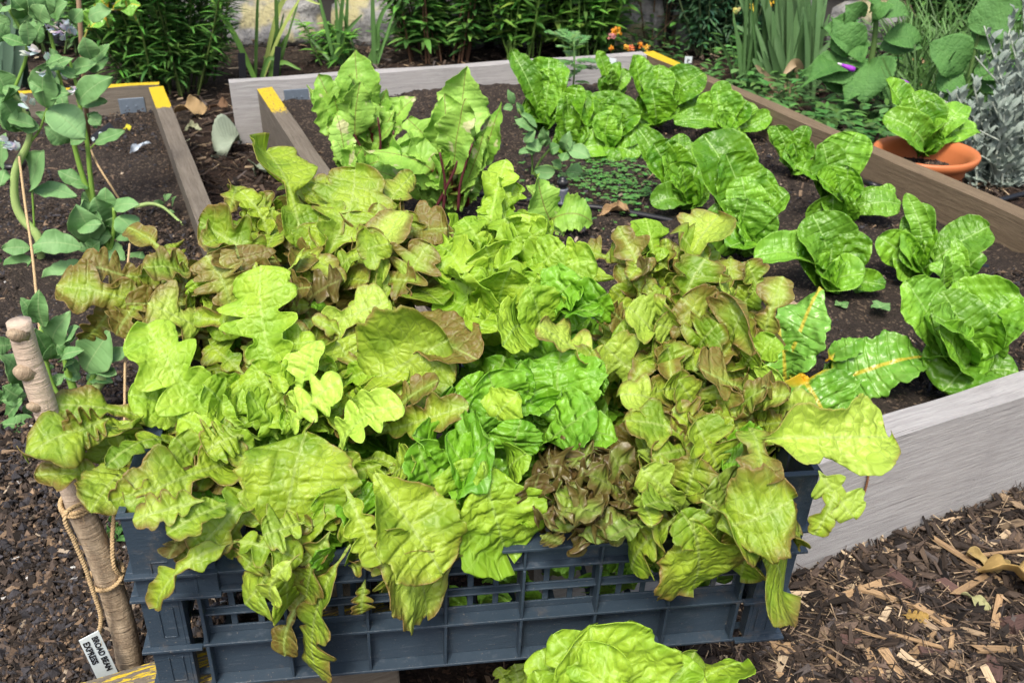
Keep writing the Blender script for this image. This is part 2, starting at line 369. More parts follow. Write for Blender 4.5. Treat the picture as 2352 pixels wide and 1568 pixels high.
# ---------------------------------------------------------------- leaves
def leaf(g, P0, P1, W, N, kind='oak', arch=.12, seed=0, red=.2, pale=0., cup=.25, ruf=1.0, twist=0., res=1.0, bend=None, stalkf=None, dl=None):
    """one leaf from base P0 to tip P1, W wide, upper face towards N"""
    r = np.random.default_rng(seed*7+13)
    P0 = np.asarray(P0, float); P1 = np.asarray(P1, float); ax = P1-P0; L = np.linalg.norm(ax); ax /= L
    N = np.asarray(N, float); N = nrm(N-ax*np.dot(N, ax)); S = np.cross(ax, N)
    W = W/2
    nu, nv = int(64*res), int(12*res)
    if kind in ('rom', 'butter', 'bean'): nu = int(34*res)
    nu = max(nu, 7); nv = max(nv, 3)
    s = 1-(1-np.linspace(0, 1, nu))**1.25
    s = np.clip(s, 0, 1-1e-6); tt = np.linspace(-1, 1, 2*nv+1); tt = np.sign(tt)*np.abs(tt)**.85
    Wd = np.zeros((2, nu)); sweep = .35
    n_s = r.uniform(7, 11); Dl = r.uniform(-.04, .22); nl_ = int(r.choice([2, 2, 3]))
    if dl is not None: Dl = dl
    for k in (0, 1):
        if kind in ('oak', 'lime', 'dark'):
            sweep = .26
            dp = {'oak': .25, 'lime': .40, 'dark': .5}[kind]+Dl
            wd = dp*(.16+.84*np.sin(math.pi*np.clip(s*.80+.04, 0, 1))**1.2)*np.clip(s/.22, .42, 1)*np.sqrt(np.clip(1-(np.clip(s-.78, 0, 1)/.22)**2, 0, 1))
            cs = (np.linspace(.27, .70, nl_)+r.uniform(-.025, .025, nl_)).tolist()+[.865+r.uniform(-.015, .01)]
            am = (np.interp(np.linspace(.27, .70, nl_), [.25, .5, .7], [.62, .90, 1.0])*r.uniform(.8, 1.12, nl_)).tolist()+[r.uniform(.60, .82)]
            for c_, a_ in zip(cs, am):
                h_ = (.45/nl_)*r.uniform(.52, .74) if c_ < .8 else (1.0-c_)
                h2 = h_*1.35 if c_ > .8 else h_
                q_ = np.where(s < c_, (s-c_)/h2, (s-c_)/h_)
                wd = (wd**4+(a_*np.clip(1-np.abs(q_)**2.3, 0, 1)**.62)**4)**.25
            Wd[k] = wd*(1+.020*np.sin(2*math.pi*(n_s*s+r.uniform(0, 1)))+.012*np.sin(2*math.pi*(2.3*n_s*s+r.uniform(0, 1))))*r.uniform(.9, 1.12)
        elif kind == 'butter':
            sweep = .3; env = np.sin(math.pi*np.clip(s, 0, 1)**.85*.70+.10)**.7*np.sqrt(np.clip(1-(np.clip(s-.56, 0, 1)/.44)**2.3, 0, 1))
            Wd[k] = (.25+.75*np.clip(s/.35, 0, 1))*env*(1+.06*np.sin(2*math.pi*(4.3*s+r.uniform(0, 1)))+.03*np.sin(2*math.pi*(11*s+r.uniform(0, 1))))
        elif kind == 'rom':
            sweep = .30; env = (.24+.76*np.sin(math.pi*.5*np.clip(s/.66, 0, 1))**1.5)*np.sqrt(np.clip(1-(np.clip(s-.62, 0, 1)/.38)**2.3, 0, 1))
            Wd[k] = env*(1+.018*np.sin(2*math.pi*(2.1*s+r.uniform(0, 1)))+.006*np.sin(2*math.pi*(8*s+r.uniform(0, 1))))
        elif kind in ('beet', 'chard'):
            st = stalkf if stalkf is not None else (.42 if kind == 'beet' else .2); sweep = .35 if kind == 'beet' else .25
            u = np.clip((s-st)/(1-st), 0, 1)
            env = np.where(s < st, .0, np.sin(math.pi*np.clip(u*.93+.035, 0, 1)**.72)**.62*(1-u**6)**.5)
            base = .035 if kind == 'beet' else .06
            Wd[k] = np.maximum(env*(1+.07*np.sin(2*math.pi*(4.4*u+r.uniform(0, 1)))+.035*np.sin(2*math.pi*(11*u+r.uniform(0, 1)))), base)*np.where(u > .999, .2, 1)
        elif kind == 'bean':
            sweep = .15; env = np.sin(math.pi*np.clip(s, 0, 1)**.92)**.80
            Wd[k] = env*(1+.015*np.sin(2*math.pi*(5*s+r.uniform(0, 1))))
        elif kind in ('fox', 'heart'):
            sweep = .15; u = np.clip((s-.12)/.88, 0, 1)
            env = np.where(s < .12, .05, np.clip(np.sin(math.pi*u**.80)**1.1, 0, 1)*.92)
            Wd[k] = np.maximum(env*(1+.03*np.sin(2*math.pi*(14*u+r.uniform(0, 1)))), .04)
        else:
            sweep = .1; Wd[k] = np.sin(math.pi*s**.8)**.8
    sweep *= min(1, L/(3.4*W)); 
    if kind in ('beet', 'chard'): red = stalkf if stalkf is not None else (.42 if kind == 'beet' else .2)
    nose = {'oak': .55, 'lime': .5, 'dark': .5}.get(kind, 0)
    Wd = np.maximum(Wd, .012)*W
    w = np.where(tt[None, :] < 0, Wd[0][:, None], Wd[1][:, None])
    S_, T_ = np.meshgrid(s, tt, indexing='ij'); a = np.abs(T_)
    x = w*T_
    yl = S_*L*(.93 if sweep > .3 else .97)+sweep*np.abs(x)*np.clip(1.1-S_, .1, 1)
    u = yl/L
    # midrib curve: quadratic arch
    A = arch*L; tb = u
    off = 4*A*tb*(1-tb)
    if bend: off = off-bend*L*np.clip(tb-.55, 0, 1)**2*4
    dof = 4*A*(1-2*tb)-(bend*L*8*np.clip(tb-.55, 0, 1) if bend else 0)
    slope = dof/L; cn = 1/np.sqrt(1+slope**2)
    # cross section
    cupv = cup*(1-.5*S_)
    z = cupv*np.abs(x)*a - .06*W*np.exp(-(x/(.06*W+.001))**2)*0
    xx = x*(1-.18*cupv**2*a**2)
    sd = r.uniform(0, 100)
    q = np.stack([u*L, np.sign(T_)*3+x*.15, np.full_like(u, sd)], -1).reshape(-1, 3)
    lam = 2*math.pi/max({'dark': 1.1, 'oak': 2.3, 'butter': 1.5}.get(kind, 1.8)*W, .012)
    r1 = vnoise(q, lam*.55, seed+5).reshape(u.shape); r2 = vnoise(q, lam*1.3, seed+9).reshape(u.shape)
    z = z+ruf*W*(.42*r1*a**1.7+.15*r2*a**3)*np.clip(S_/.15, 0, 1)
    xx = xx+ruf*W*.10*r2*a**2*np.clip(S_/.2, 0, 1)
    q2 = np.stack([u*L, x, np.full_like(u, sd)], -1).reshape(-1, 3)
    z = z+.10*W*vnoise(q2, 1.4/W, seed+3).reshape(u.shape)*min(1, ruf+.3)
    z = z+.009*W*vnoise(q2, 11/W, seed+4).reshape(u.shape)*np.clip(a*4, 0, 1)*ruf
    if kind in ('rom', 'butter', 'lime', 'dark', 'chard'):      # blistered blade between the lateral veins
        nvn = max(5, L/.012)
        z = z+(.0022 if kind == 'rom' else .0010)*np.abs(np.sin(math.pi*(S_*nvn*.5)+sd+1.2*vnoise(q2, 60, seed+6).reshape(u.shape)))*np.clip(a*6, 0, 1)*(1-a**2)*(W/.04)
        z = z+.0018*vnoise(q2, 260, seed+8).reshape(u.shape)*(W/.04)*np.clip(a*5, 0, 1)
    tw = twist*(S_-.3)+.10*vnoise(q2*np.array([1, 0, 1]), 6/L, seed+2).reshape(u.shape)
    ct, st_ = np.cos(tw), np.sin(tw)
    X = xx*ct-z*st_; Z = xx*st_+z*ct
    lat = r.normal()*.05*L*np.sin(math.pi*u)          # sideways wander
    # small local normal tilt along arch
    Nn = (N[None, None]*1.0-ax[None, None]*slope[..., None])*cn[..., None]
    V = P0+ax*(u*L)[..., None]+N*off[..., None]+S*(X+lat)[..., None]+Nn*Z[..., None]
    V = V.reshape(-1, 3); m = len(tt)
    i, j = np.meshgrid(np.arange(nu-1), np.arange(m-1), indexing='ij')
    Q = np.stack([i*m+j, i*m+j+1, (i+1)*m+j+1, (i+1)*m+j], -1).reshape(-1, 4)
    nvc = max(4, min(11, L/.016)) if kind not in ('bean',) else 6
    lp = np.stack([x+0*x, u*L, T_], -1).reshape(-1, 3)
    lc = np.stack([np.full_like(u, red), np.full_like(u, pale), S_*nvc-sweep*0+100*(seed % 997)], -1).reshape(-1, 3)
    g.add(V, Q, lp=lp, lc=lc, ls=S_.reshape(-1))

def small_leaves(g, P, D, Nn, L, W, col, droop=.25, seg=4, fold=.25, colvar=.25, seed=0):
    """many little leaves at once: base points P, directions D, up hints Nn (N,3); L, W arrays"""
    r = np.random.default_rng(seed); n = len(P); P = np.asarray(P, float); D = np.asarray(D, float)
    D = D/(np.linalg.norm(D, axis=1)[:, None]+1e-9); Nn = Nn-D*(Nn*D).sum(1)[:, None]; Nn /= np.linalg.norm(Nn, axis=1)[:, None]+1e-9
    S = np.cross(D, Nn); L = np.broadcast_to(L, (n,)); W = np.broadcast_to(W, (n,))
    ss = np.linspace(0, 1, seg+1); prof = np.sin(math.pi*np.clip(ss, .02, .985)**.85)**.8
    v = np.zeros((n, seg+1, 3, 3)); dr = droop*r.uniform(.3, 1.7, n)
    for k, s in enumerate(ss):
        c = P+D*(L*s)[:, None]-Nn*(dr*L*s*s)[:, None]
        for j, t in enumerate((-1, 0, 1)):
            v[:, k, j] = c+S*(t*W*.5*prof[k])[:, None]+Nn*(abs(t)*fold*W*.5*prof[k])[:, None]
    idx = np.arange(n)*(seg+1)*3; q = []
    for k in range(seg):
        for j in range(2):
            q.append(np.stack([idx+k*3+j, idx+k*3+j+1, idx+(k+1)*3+j+1, idx+(k+1)*3+j], 1))
    col = np.asarray(col, float)
    c = col if col.ndim == 2 else np.broadcast_to(col, (n, 3))
    c = c*(1+colvar*r.normal(size=(n, 1)))*(1+.1*r.normal(size=(n, 3))); c = np.clip(c, .004, .9)
    g.add(v.reshape(-1, 3), np.concatenate(q), lc=np.repeat(c, (seg+1)*3, 0))

def blade(g, P, w, col, N=None, fold=.3, colend=None):
    """a strap leaf along polyline P (already smooth), width w (scalar or array)"""
    P = np.asarray(P, float); m = len(P); w = np.broadcast_to(np.asarray(w, float), (m,))
    T = np.gradient(P, axis=0); T /= np.linalg.norm(T, axis=1)[:, None]+1e-12
    if N is None: N = np.array([.1, -1, .3])
    N = N-T*(T@N)[:, None]; N /= np.linalg.norm(N, axis=1)[:, None]; S = np.cross(T, N)
    v = np.stack([P-S*w[:, None]*.5+N*fold*w[:, None]*.5, P, P+S*w[:, None]*.5+N*fold*w[:, None]*.5], 1).reshape(-1, 3)
    i, j = np.meshgrid(np.arange(m-1), np.arange(2), indexing='ij')
    c = np.broadcast_to(np.asarray(col, float), (m, 3))
    if colend is not None:
        u = np.linspace(0, 1, m)[:, None]**1.5; c = c*(1-u)+np.asarray(colend)*u
    g.add(v, np.stack([i*3+j, i*3+j+1, (i+1)*3+j+1, (i+1)*3+j], -1).reshape(-1, 4), lc=np.repeat(c, 3, 0))

def chips(g, P, L, W, T, col, flat=.35, seed=0, ang=None, jit=.25):
    """irregular splinters/flakes lying near flat: P (N,3), sizes arrays, col (N,3)"""
    r = np.random.default_rng(seed); n = len(P)
    a = r.uniform(0, 6.28, n) if ang is None else ang; tl = r.normal(size=n)*flat; rl = r.normal(size=n)*flat*1.4
    D = np.stack([np.cos(a)*np.cos(tl), np.sin(a)*np.cos(tl), np.sin(tl)], 1)
    up = np.stack([np.sin(rl)*-np.sin(a), np.sin(rl)*np.cos(a), np.cos(rl)], 1); up -= D*(up*D).sum(1)[:, None]; up /= np.linalg.norm(up, axis=1)[:, None]
    S = np.cross(D, up)
    sg = np.array([[-1,-1,-1],[1,-1,-1],[1,1,-1],[-1,1,-1],[-1,-1,1],[1,-1,1],[1,1,1],[-1,1,1]], float)*.5
    loc = sg[None]*np.stack([L, W, T], 1)[:, None, :]
    loc = loc*(1+jit*r.normal(size=(n, 8, 3))); tap = r.uniform(.2, 1, n); loc[:, [1, 2, 5, 6], 1] *= tap[:, None]
    v = P[:, None]+loc[..., 0:1]*D[:, None]+loc[..., 1:2]*S[:, None]+loc[..., 2:3]*up[:, None]
    q = (BQ[None]+np.arange(n)[:, None, None]*8).reshape(-1, 4)
    lpz = np.stack([loc[..., 1], loc[..., 2]+np.arange(n)[:, None]*.037, loc[..., 0]], -1)
    g.add(v.reshape(-1, 3), q, lc=np.repeat(col, 8, 0), lp=lpz.reshape(-1, 3))

def crumbs(g, P, R, col, seed=0):
    r = np.random.default_rng(seed); n = len(P)
    o = np.array([[1,0,0],[-1,0,0],[0,1,0],[0,-1,0],[0,0,1],[0,0,-1]], float)
    sc = R[:, None, None]*r.uniform(.5, 1.25, (n, 6, 1)); a = r.uniform(0, 6.28, n); b = r.normal(size=n)
    ca, sa, cb, sb = np.cos(a), np.sin(a), np.cos(b), np.sin(b)
    M = np.zeros((n, 3, 3)); M[:, 0, 0] = ca; M[:, 0, 1] = -sa*cb; M[:, 0, 2] = sa*sb; M[:, 1, 0] = sa; M[:, 1, 1] = ca*cb; M[:, 1, 2] = -ca*sb; M[:, 2, 1] = sb; M[:, 2, 2] = cb
    v = P[:, None]+np.einsum('nij,nkj->nki', M, o[None]*sc)
    t = np.array([[0,2,4],[2,1,4],[1,3,4],[3,0,4],[2,0,5],[1,2,5],[3,1,5],[0,3,5]])
    g.add(v.reshape(-1, 3), t=(t[None]+np.arange(n)[:, None, None]*6).reshape(-1, 3), lc=np.repeat(col, 6, 0))
# ---------------------------------------------------------------- ground and beds
R0 = np.random.default_rng(3)
def sheet(name, x0, x1, y0, y1, nx, ny, z, amp, f, mat, kind='structure', clipf=None):
    g = G(); X, Y = np.meshgrid(np.linspace(x0, x1, nx), np.linspace(y0, y1, ny), indexing='ij')
    P = np.stack([X, Y, np.zeros_like(X)], -1).reshape(-1, 3)
    P[:, 2] = z+amp*vnoise(P, f, 4)+amp*.5*vnoise(P, f*3.1, 6)
    i, j = np.meshgrid(np.arange(nx-1), np.arange(ny-1), indexing='ij')
    g.add(P, np.stack([i*ny+j, (i+1)*ny+j, (i+1)*ny+j+1, i*ny+j+1], -1).reshape(-1, 4))
    o = g.build(name, mat, loc=(0, 0, 0)); o['kind'] = kind; return o
sheet('ground', -30, 30, -4, 60, 121, 129, -.03, .012, 1.3, MAT['soil'])
sheet('path', -1.1, 2.6, -.3, 4.0, 90, 100, 0.0, .006, 9, MAT['mulch'])

def board(name, P, Q, tv, h, mat, label, paint=(0, 0), plen=.12, group='boards of the raised beds', top=HB, n=60, wob=.0015, seed=0):
    P = np.array([P[0], P[1], top]); Q = np.array([Q[0], Q[1], top]); ax = Q-P; L = np.linalg.norm(ax); tv = np.asarray(tv, float)
    g = G(); th = np.linalg.norm(tv); rows = []; lp = []; lc = []
    us = np.unique(np.concatenate([np.linspace(0, 1, n), [min(.5, plen/L), 1-min(.5, plen/L)], [min(.5, plen/L*1.06), 1-min(.5, plen/L*1.06)]])); n = len(us)
    for k, u in enumerate(us):
        c = P+ax*u; w = wob*np.array([math.sin(u*17+seed), math.sin(u*31+seed*2), math.sin(u*23+seed)])
        rows += [c+[0, 0, w[0]], c+tv+[0, 0, w[1]], c+tv+[0, 0, w[1]], c+tv-[0, 0, h], c-[0, 0, h], c+[0, 0, w[0]]]
        pa = paint[0]*min(1, max(0, (plen*1.25-u*L)/(plen*.55)))+paint[1]*min(1, max(0, (plen*1.25-(1-u)*L)/(plen*.55)))
        lp += [(u*L+seed, 0, 0), (u*L+seed, th, 0), (u*L+seed, th, 0), (u*L+seed, th, h), (u*L+seed, 0, h), (u*L+seed, 0, 0)]
        lc += [(pa, 0, 0), (pa, 0, 0), (pa*.3, 0, 0), (0, 0, 0), (0, 0, 0), (pa*.3, 0, 0)]
    q = []
    for k in range(n-1):
        for a, b in ((0, 1), (2, 3), (3, 4), (4, 5)): q.append([k*6+a, k*6+b, (k+1)*6+b, (k+1)*6+a])
    q += [[4, 3, 2, 5], [(n-1)*6+5, (n-1)*6+2, (n-1)*6+3, (n-1)*6+4]]
    g.add(rows, q, lp=lp, lc=lc)
    o = g.build(name, MAT[mat], smooth=False, loc=(P+Q)/2-[0, 0, h], bevel=.003)
    # consistent outward normals
    import bmesh
    bm = bmesh.new(); bm.from_mesh(o.data); bmesh.ops.recalc_face_normals(bm, faces=bm.faces); bm.to_mesh(o.data); bm.free()
    tag(o, label, 'board', group); return o
def perp(P, Q, t, side):
    d = nrm((Q-P)*[1, 1, 0]); return np.array([-d[1], d[0], 0])*t*side
def line_x(P, Q, A, B):
    """intersection of two lines in plan"""
    d, e = Q-P, B-A; k = ((A[0]-P[0])*e[1]-(A[1]-P[1])*e[0])/(d[0]*e[1]-d[1]*e[0]); return P+d*k
# right bed
rb0, rb1 = at(1500, 118, HB), at(2352, 481, HB)          # far/outer edge of right board
fb0, fb1 = at(2045, 1011, HB), at(2352, 909.6, HB)       # near/outer edge of front board
bb0, bb1 = at(525, 184, HB), at(1500, 118, HB)           # far edge of back board
lb0, lb1 = at(590, 204, HB), at(707, 387, HB)            # left/outer edge of left board
cFR = line_x(rb0, rb1, fb0, fb1); cFL = line_x(lb0, lb1, fb0, fb1)
TH = .045
tF = perp(cFL, cFR, .048, 1)
front = board('bed_board', cFL, cFR, tF, .215, 'wood_grey', 'pale grey front board of the right bed, beside the crate and the wood chips', seed=1, n=60)
tR = perp(rb0, cFR, TH, -1)
board('bed_board', rb0, line_x(rb0, rb1, fb0+tF, fb1+tF)+0*tR, tR, .215, 'wood_brown', 'long brown side board with bright yellow painted far end, in front of the terracotta pot', paint=(.95, 0), plen=.30, seed=2, n=60)
tB = perp(bb0, bb1, .05, -1)
board('bed_board', bb0, bb1+tR, tB, .215, 'wood_grey', 'pale grey back board behind the beet and romaine lettuces', seed=3, n=60, top=HB+.002)
tL = perp(lb0, lb1, TH, 1)
board('bed_board', lb0+(lb1-lb0)*.0+0*tB, line_x(lb0, lb1, fb0+tF, fb1+tF), tL, .215, 'wood_old', 'side board with worn yellow paint on its end, left side of the beet bed', paint=(.50, 0), plen=.34, seed=4)
# left bed
la0, la1 = at(341, 200, HB), at(453, 517, HB)
lf0, lf1 = at(176, 1568, HB), at(341, 1520, HB)          # far edge of its front board
lfR = line_x(at(880, 1600, HB), at(880, 1300, HB), lf0, lf1)
ld = nrm(lf1-lf0); tLF = np.array([ld[1], -ld[0], 0])*.046
tA = perp(la0, la1, .042, 1)
if tA[0] < 0: tA = -tA
board('bed_board', la0, line_x(la0, la1, lf0, lf1), tA, .2, 'wood_old', 'grey-brown side board with yellow painted end, beside the bean bed soil and the path', paint=(.95, 0), plen=.26, seed=5)
kb0, kb1 = at(366, 188, HB), at(70, 207, HB); kbE = kb0+(kb1-kb0)*3
tK = perp(kb0, kb1, .035, 1)
if tK[1] > 0: tK = -tK
board('bed_board', kb0, kbE, tK, .2, 'wood_old', 'brown back board behind the broad beans with a yellow painted top', paint=(.85, 0), plen=.45, seed=6)
lfL = lf0-(lf1-lf0)*6
board('bed_board', lfL, lfR+ld*.0, tLF, .19, 'wood_old', 'old grey board with flaking yellow paint under the near corner of the crate', paint=(0, .41), plen=.42, seed=7)

# brackets
def bracket(P, U, Nn, w, h, label):
    g = G(); U = nrm(U); Nn = nrm(Nn); Z = np.array([0, 0, 1.])
    box(g, P, U*w, Nn*.003, Z*-h)
    o = g.build('corner_bracket', MAT['metal'], smooth=False, loc=P, bevel=.004); tag(o, label, 'bracket', 'metal corner brackets')
    gs = G()
    for k in (.35, .7):
        c = P+U*w*k-Z*h*.5+Nn*.004; lathe_p = [(0, 0)]
        a = np.arange(8)*math.pi/4; v = [c+Nn*.0015]+[c+U*.004*math.cos(t)+Z*.004*math.sin(t) for t in a]
        gs.add(v, t=[[0, 1+i, 1+(i+1) % 8] for i in range(8)])
    OFF[o.name] = np.asarray(P, float)
    gs.build('screw', MAT['metal'], parent=o)
dK = nrm(kb1-kb0)
bracket(kb0+tK+dK*.05+[0, 0, -.035], dK, tK, .075, .05, 'blue grey metal bracket at the yellow corner of the bean bed')
bracket(bb0+nrm(bb1-bb0)*.16+tB+[0, 0, -.03], bb1-bb0, tB, .075, .05, 'blue grey metal bracket beside the worn yellow board end')
bracket(bb1-nrm(bb1-bb0)*.05+tB+[0, 0, -.05], bb0-bb1, tB, .05, .05, 'small metal bracket in the far corner under the bright yellow paint')

# soil in the beds
def soil_poly(name, pts, z, amp, seed):
    """displaced sheet over a quadrilateral"""
    a, b, c, d = [np.asarray(p, float)[:2] for p in pts]; nx, ny = 130, 150
    U, V = np.meshgrid(np.linspace(0, 1, nx), np.linspace(0, 1, ny), indexing='ij'); U = U[..., None]; V = V[..., None]
    xy = a*(1-U)*(1-V)+b*U*(1-V)+c*U*V+d*(1-U)*V
    P = np.concatenate([xy, np.zeros_like(U)], -1).reshape(-1, 3)
    P[:, 2] = z+amp*vnoise(P, 7, seed)+amp*.6*vnoise(P, 22, seed+1)+.0025*vnoise(P, 120, seed+2)
    i, j = np.meshgrid(np.arange(nx-1), np.arange(ny-1), indexing='ij')
    g = G(); g.add(P, np.stack([i*ny+j, (i+1)*ny+j, (i+1)*ny+j+1, i*ny+j+1], -1).reshape(-1, 4))
    o = g.build(name, MAT['soil'], loc=(0, 0, 0)); o['kind'] = 'structure'
    return (a, b, c, d)
QR = soil_poly('soil', [cFL+tF*.5+tL*.5, cFR+tF*.5+tR*.5, rb0+tB*.5+tR*.5, line_x(lb0, lb1, bb0, bb1)+tB*.5+tL*.5], ZS, .010, 11)
lA = line_x(la0, la1, lf0, lf1); ZL = .125
QL = soil_poly('soil', [lfL+tLF*.5, lA+tA*.5+tLF*.5, la0+tA*.5, kbE+tK*.5], ZL, .008, 21)
def soilz(P, z, amp, seed): return z+amp*vnoise(P, 7, seed)+amp*.6*vnoise(P, 22, seed+1)+.0025*vnoise(P, 120, seed+2)
def inquad(P, Qd, m=.03):
    ok = np.ones(len(P), bool)
    for k in range(4):
        p, q = Qd[k], Qd[(k+1) % 4]; e = (q-p)/np.linalg.norm(q-p)
        ok &= (e[0]*(P[:, 1]-p[1])-e[1]*(P[:, 0]-p[0])) > m
    return ok
def pick_px(n, box_, z, seed, Qd=None, m=.03):
    """random points that are evenly spread as the lens sees the flat ground (nearer ground gets more detail)"""
    r = np.random.default_rng(seed); x = r.uniform(box_[0], box_[2], n); y = r.uniform(box_[1], box_[3], n)
    P = np.array([at(a, b, z) for a, b in zip(x, y)])
    if Qd is not None: P = P[inquad(P, Qd, m)]
    return P
def palette(n, cols, wts, seed, var=.25):
    r = np.random.default_rng(seed); c = np.array(cols, float)[r.choice(len(cols), n, p=np.array(wts)/sum(wts))]
    return np.clip(c*(1+var*r.normal(size=(n, 1))), .003, .9)
SOILC = [(.030,.024,.020), (.066,.050,.040), (.12,.085,.060), (.20,.14,.09), (.32,.26,.19), (.045,.043,.047), (.45,.44,.42)]
def soil_bits(name, n1, n2, box_, z, amp, seed, Qd, wts=(40, 26, 12, 7, 3, 8, .3), size=1.0, label=''):
    g = G(); r = np.random.default_rng(seed)
    P = pick_px(n1, box_, z, seed, Qd); P[:, 2] = soilz(P, z, amp, seed_of[name])
    R = r.uniform(.0012, .0042, len(P))*size*np.where(r.random(len(P)) < .08, 1.9, 1); P[:, 2] += R*.4
    crumbs(g, P, R, palette(len(P), SOILC, (50, 22, 5, 2, .4, 14, .12), seed), seed)
    P = pick_px(n2, box_, z, seed+1, Qd); P[:, 2] = soilz(P, z, amp, seed_of[name])+.002
    k = len(P); L = r.gamma(2.2, .0032, k)*size+.003
    chips(g, P, L, L*r.uniform(.12, .45, k), L*.12+.0006, palette(k, SOILC, wts, seed+2), .35, seed)
    o = g.build(name, MAT['crumb'], smooth=False, loc=(0, 0, 0)); o['kind'] = 'stuff'; o['label'] = label; o['category'] = 'compost'
seed_of = {'compost': 21, 'compost_bits': 11}
soil_bits('compost', 34000, 6500, (-60, 190, 560, 1640), ZL, .008, 21, QL, label='dark crumbly compost with wood fibres under the broad beans')
soil_bits('compost_bits', 22000, 14000, (640, 150, 2420, 1300), ZS, .010, 11, QR, label='dark crumbly compost with wood fibres around the romaine lettuces')

# mulch: bark and wood chips
BARK = [(.018,.014,.012), (.042,.031,.024), (.078,.056,.043), (.13,.092,.064), (.28,.205,.13), (.44,.34,.22), (.095,.080,.074)]
def mulch(name, n, box_, z, seed, smin, smax, wts, label, mask=None, ymin=None):
    g = G(); r = np.random.default_rng(seed)
    P = pick_px(n, box_, z, seed)
    if mask is not None: P = P[mask(P)]
    k = len(P); L = smin+(smax-smin)*r.beta(1.1, 4.0, k); asp = .07+.5*r.beta(1.2, 2.5, k)
    W = np.clip(L*asp, .0012, .0095); T = np.clip(W*r.uniform(.15, .5, k), .0008, .006)
    P[:, 2] = z+r.uniform(.0, .016, k)+.006*vnoise(P, 9, 4)
    c = palette(k, BARK, wts, seed+2); lon = asp < .2; c[lon & (r.random(k) < .35)] *= 1.7
    chips(g, P, L, W, T, np.clip(c, 0, .6), .3, seed, jit=.2)
    m = k//3; Pf = P[:m]+[.004, .003, .003]; Lf = smin*2+smax*1.0*r.beta(1.2, 3, m)      # fibres
    chips(g, Pf, Lf, np.full(m, .0011), np.full(m, .0009), palette(m, [BARK[1], BARK[2], BARK[3], BARK[4], BARK[5]], (4, 4, 3, 3, 1), seed+9), .25, seed+4, jit=.3)
    Pc = P+np.c_[r.normal(size=(k, 2))*.01, np.zeros(k)]; Pc[:, 2] = z+.004+.006*vnoise(Pc, 9, 4)
    crumbs(g, Pc, r.uniform(.001, .0035, k), palette(k, BARK[:4], (5, 5, 3, 1), seed+7), seed+8)
    o = g.build(name, MAT['chip'], smooth=False, loc=(0, 0, 0)); o['kind'] = 'stuff'; o['label'] = label; o['category'] = 'wood chips'
fd = nrm(cFR-cFL)
def below_front(P): return (fd[0]*(P[:, 1]-cFL[1])-fd[1]*(P[:, 0]-cFL[0])) < -.004
mulch('wood_chips', 29000, (860, 1130, 2820, 1700), 0, 31, .004, .070, (34, 26, 16, 8, 5, 2.5, 9), 'dark bark mulch with pale splinters in front of the grey board', below_front)
def in_gap(P):
    e = nrm((la1-la0)*[1, 1, 0]); f = nrm((lb1-lb0)*[1, 1, 0])
    a = e[0]*(P[:, 1]-(la0+tA)[1])-e[1]*(P[:, 0]-(la0+tA)[0]); b = f[0]*(P[:, 1]-lb0[1])-f[1]*(P[:, 0]-lb0[0])
    return (a > .004) & (b < -.004)
mulch('wood_chips', 8000, (330, 200, 1200, 1200), 0, 32, .010, .085, (26, 26, 18, 9, 6, 3, 9), 'dark bark mulch with leaf scraps on the narrow path between the beds', in_gap)
def outside(P):
    return (P[:, 1] > 2.2) & ~inquad(P, QR, -.10) & ~inquad(P, QL, -.10) & ~in_gap(P)
mulch('leaf_litter', 16000, (-40, -60, 2850, 470), .0, 33, .012, .09, (30, 24, 14, 8, 5, 2, 10), 'leaf litter and bark on the border soil beyond the beds', outside)
# some long hero splinters and bark flakes, each a chip one can see
for nm, spec, cols, lab in (
    ('splinter', [(1960,1360,.09,.012,20),(2080,1385,.12,.010,-25),(2230,1290,.10,.008,-50),(2290,1270,.09,.006,8),(2250,1330,.11,.009,35),(2050,1455,.11,.006,-28),(2190,1440,.07,.005,62),(2120,1480,.06,.010,40),(2320,1490,.10,.012,4),(2000,1510,.055,.016,85),(1810,1490,.035,.02,10),(1840,1560,.05,.014,0),(2230,1545,.05,.01,-30),(1900,1500,.05,.005,-60),(2150,1420,.06,.01,-50),(2060,1540,.06,.015,-75),(2290,1400,.06,.01,60),(2260,1560,.07,.008,80),(1950,1440,.08,.005,-40)],
     (.33,.22,.12), 'pale split wood pieces lying on the bark mulch'),
    ('bark_flake', [(2180,1345,.035,.016,-60),(2150,1500,.04,.016,-5),(2070,1330,.035,.015,-50),(2000,1570,.04,.02,10),(2280,1540,.04,.022,60),(2200,1590,.045,.016,0),(1960,1470,.03,.015,0),(2340,1430,.04,.025,20)],
     (.11,.065,.055), 'curved brown bark pieces lying on the mulch')):
    g = G(); r = np.random.default_rng(77)
    for i, (x, y, L, W, ang) in enumerate(spec):
        p = at(x, y, .016); a = math.radians(ang)
        chips(g, np.array([p]), np.array([L]), np.array([W]), np.array([W*.3+.001]), np.array([np.array(cols)*r.uniform(.75, 1.3)]), .12, i+50, ang=np.array([a]), jit=.12)
    o = g.build(nm, MAT['chip'], smooth=False, loc=(0, 0, 0)); o['kind'] = 'stuff'; o['label'] = lab; o['category'] = 'wood chips'

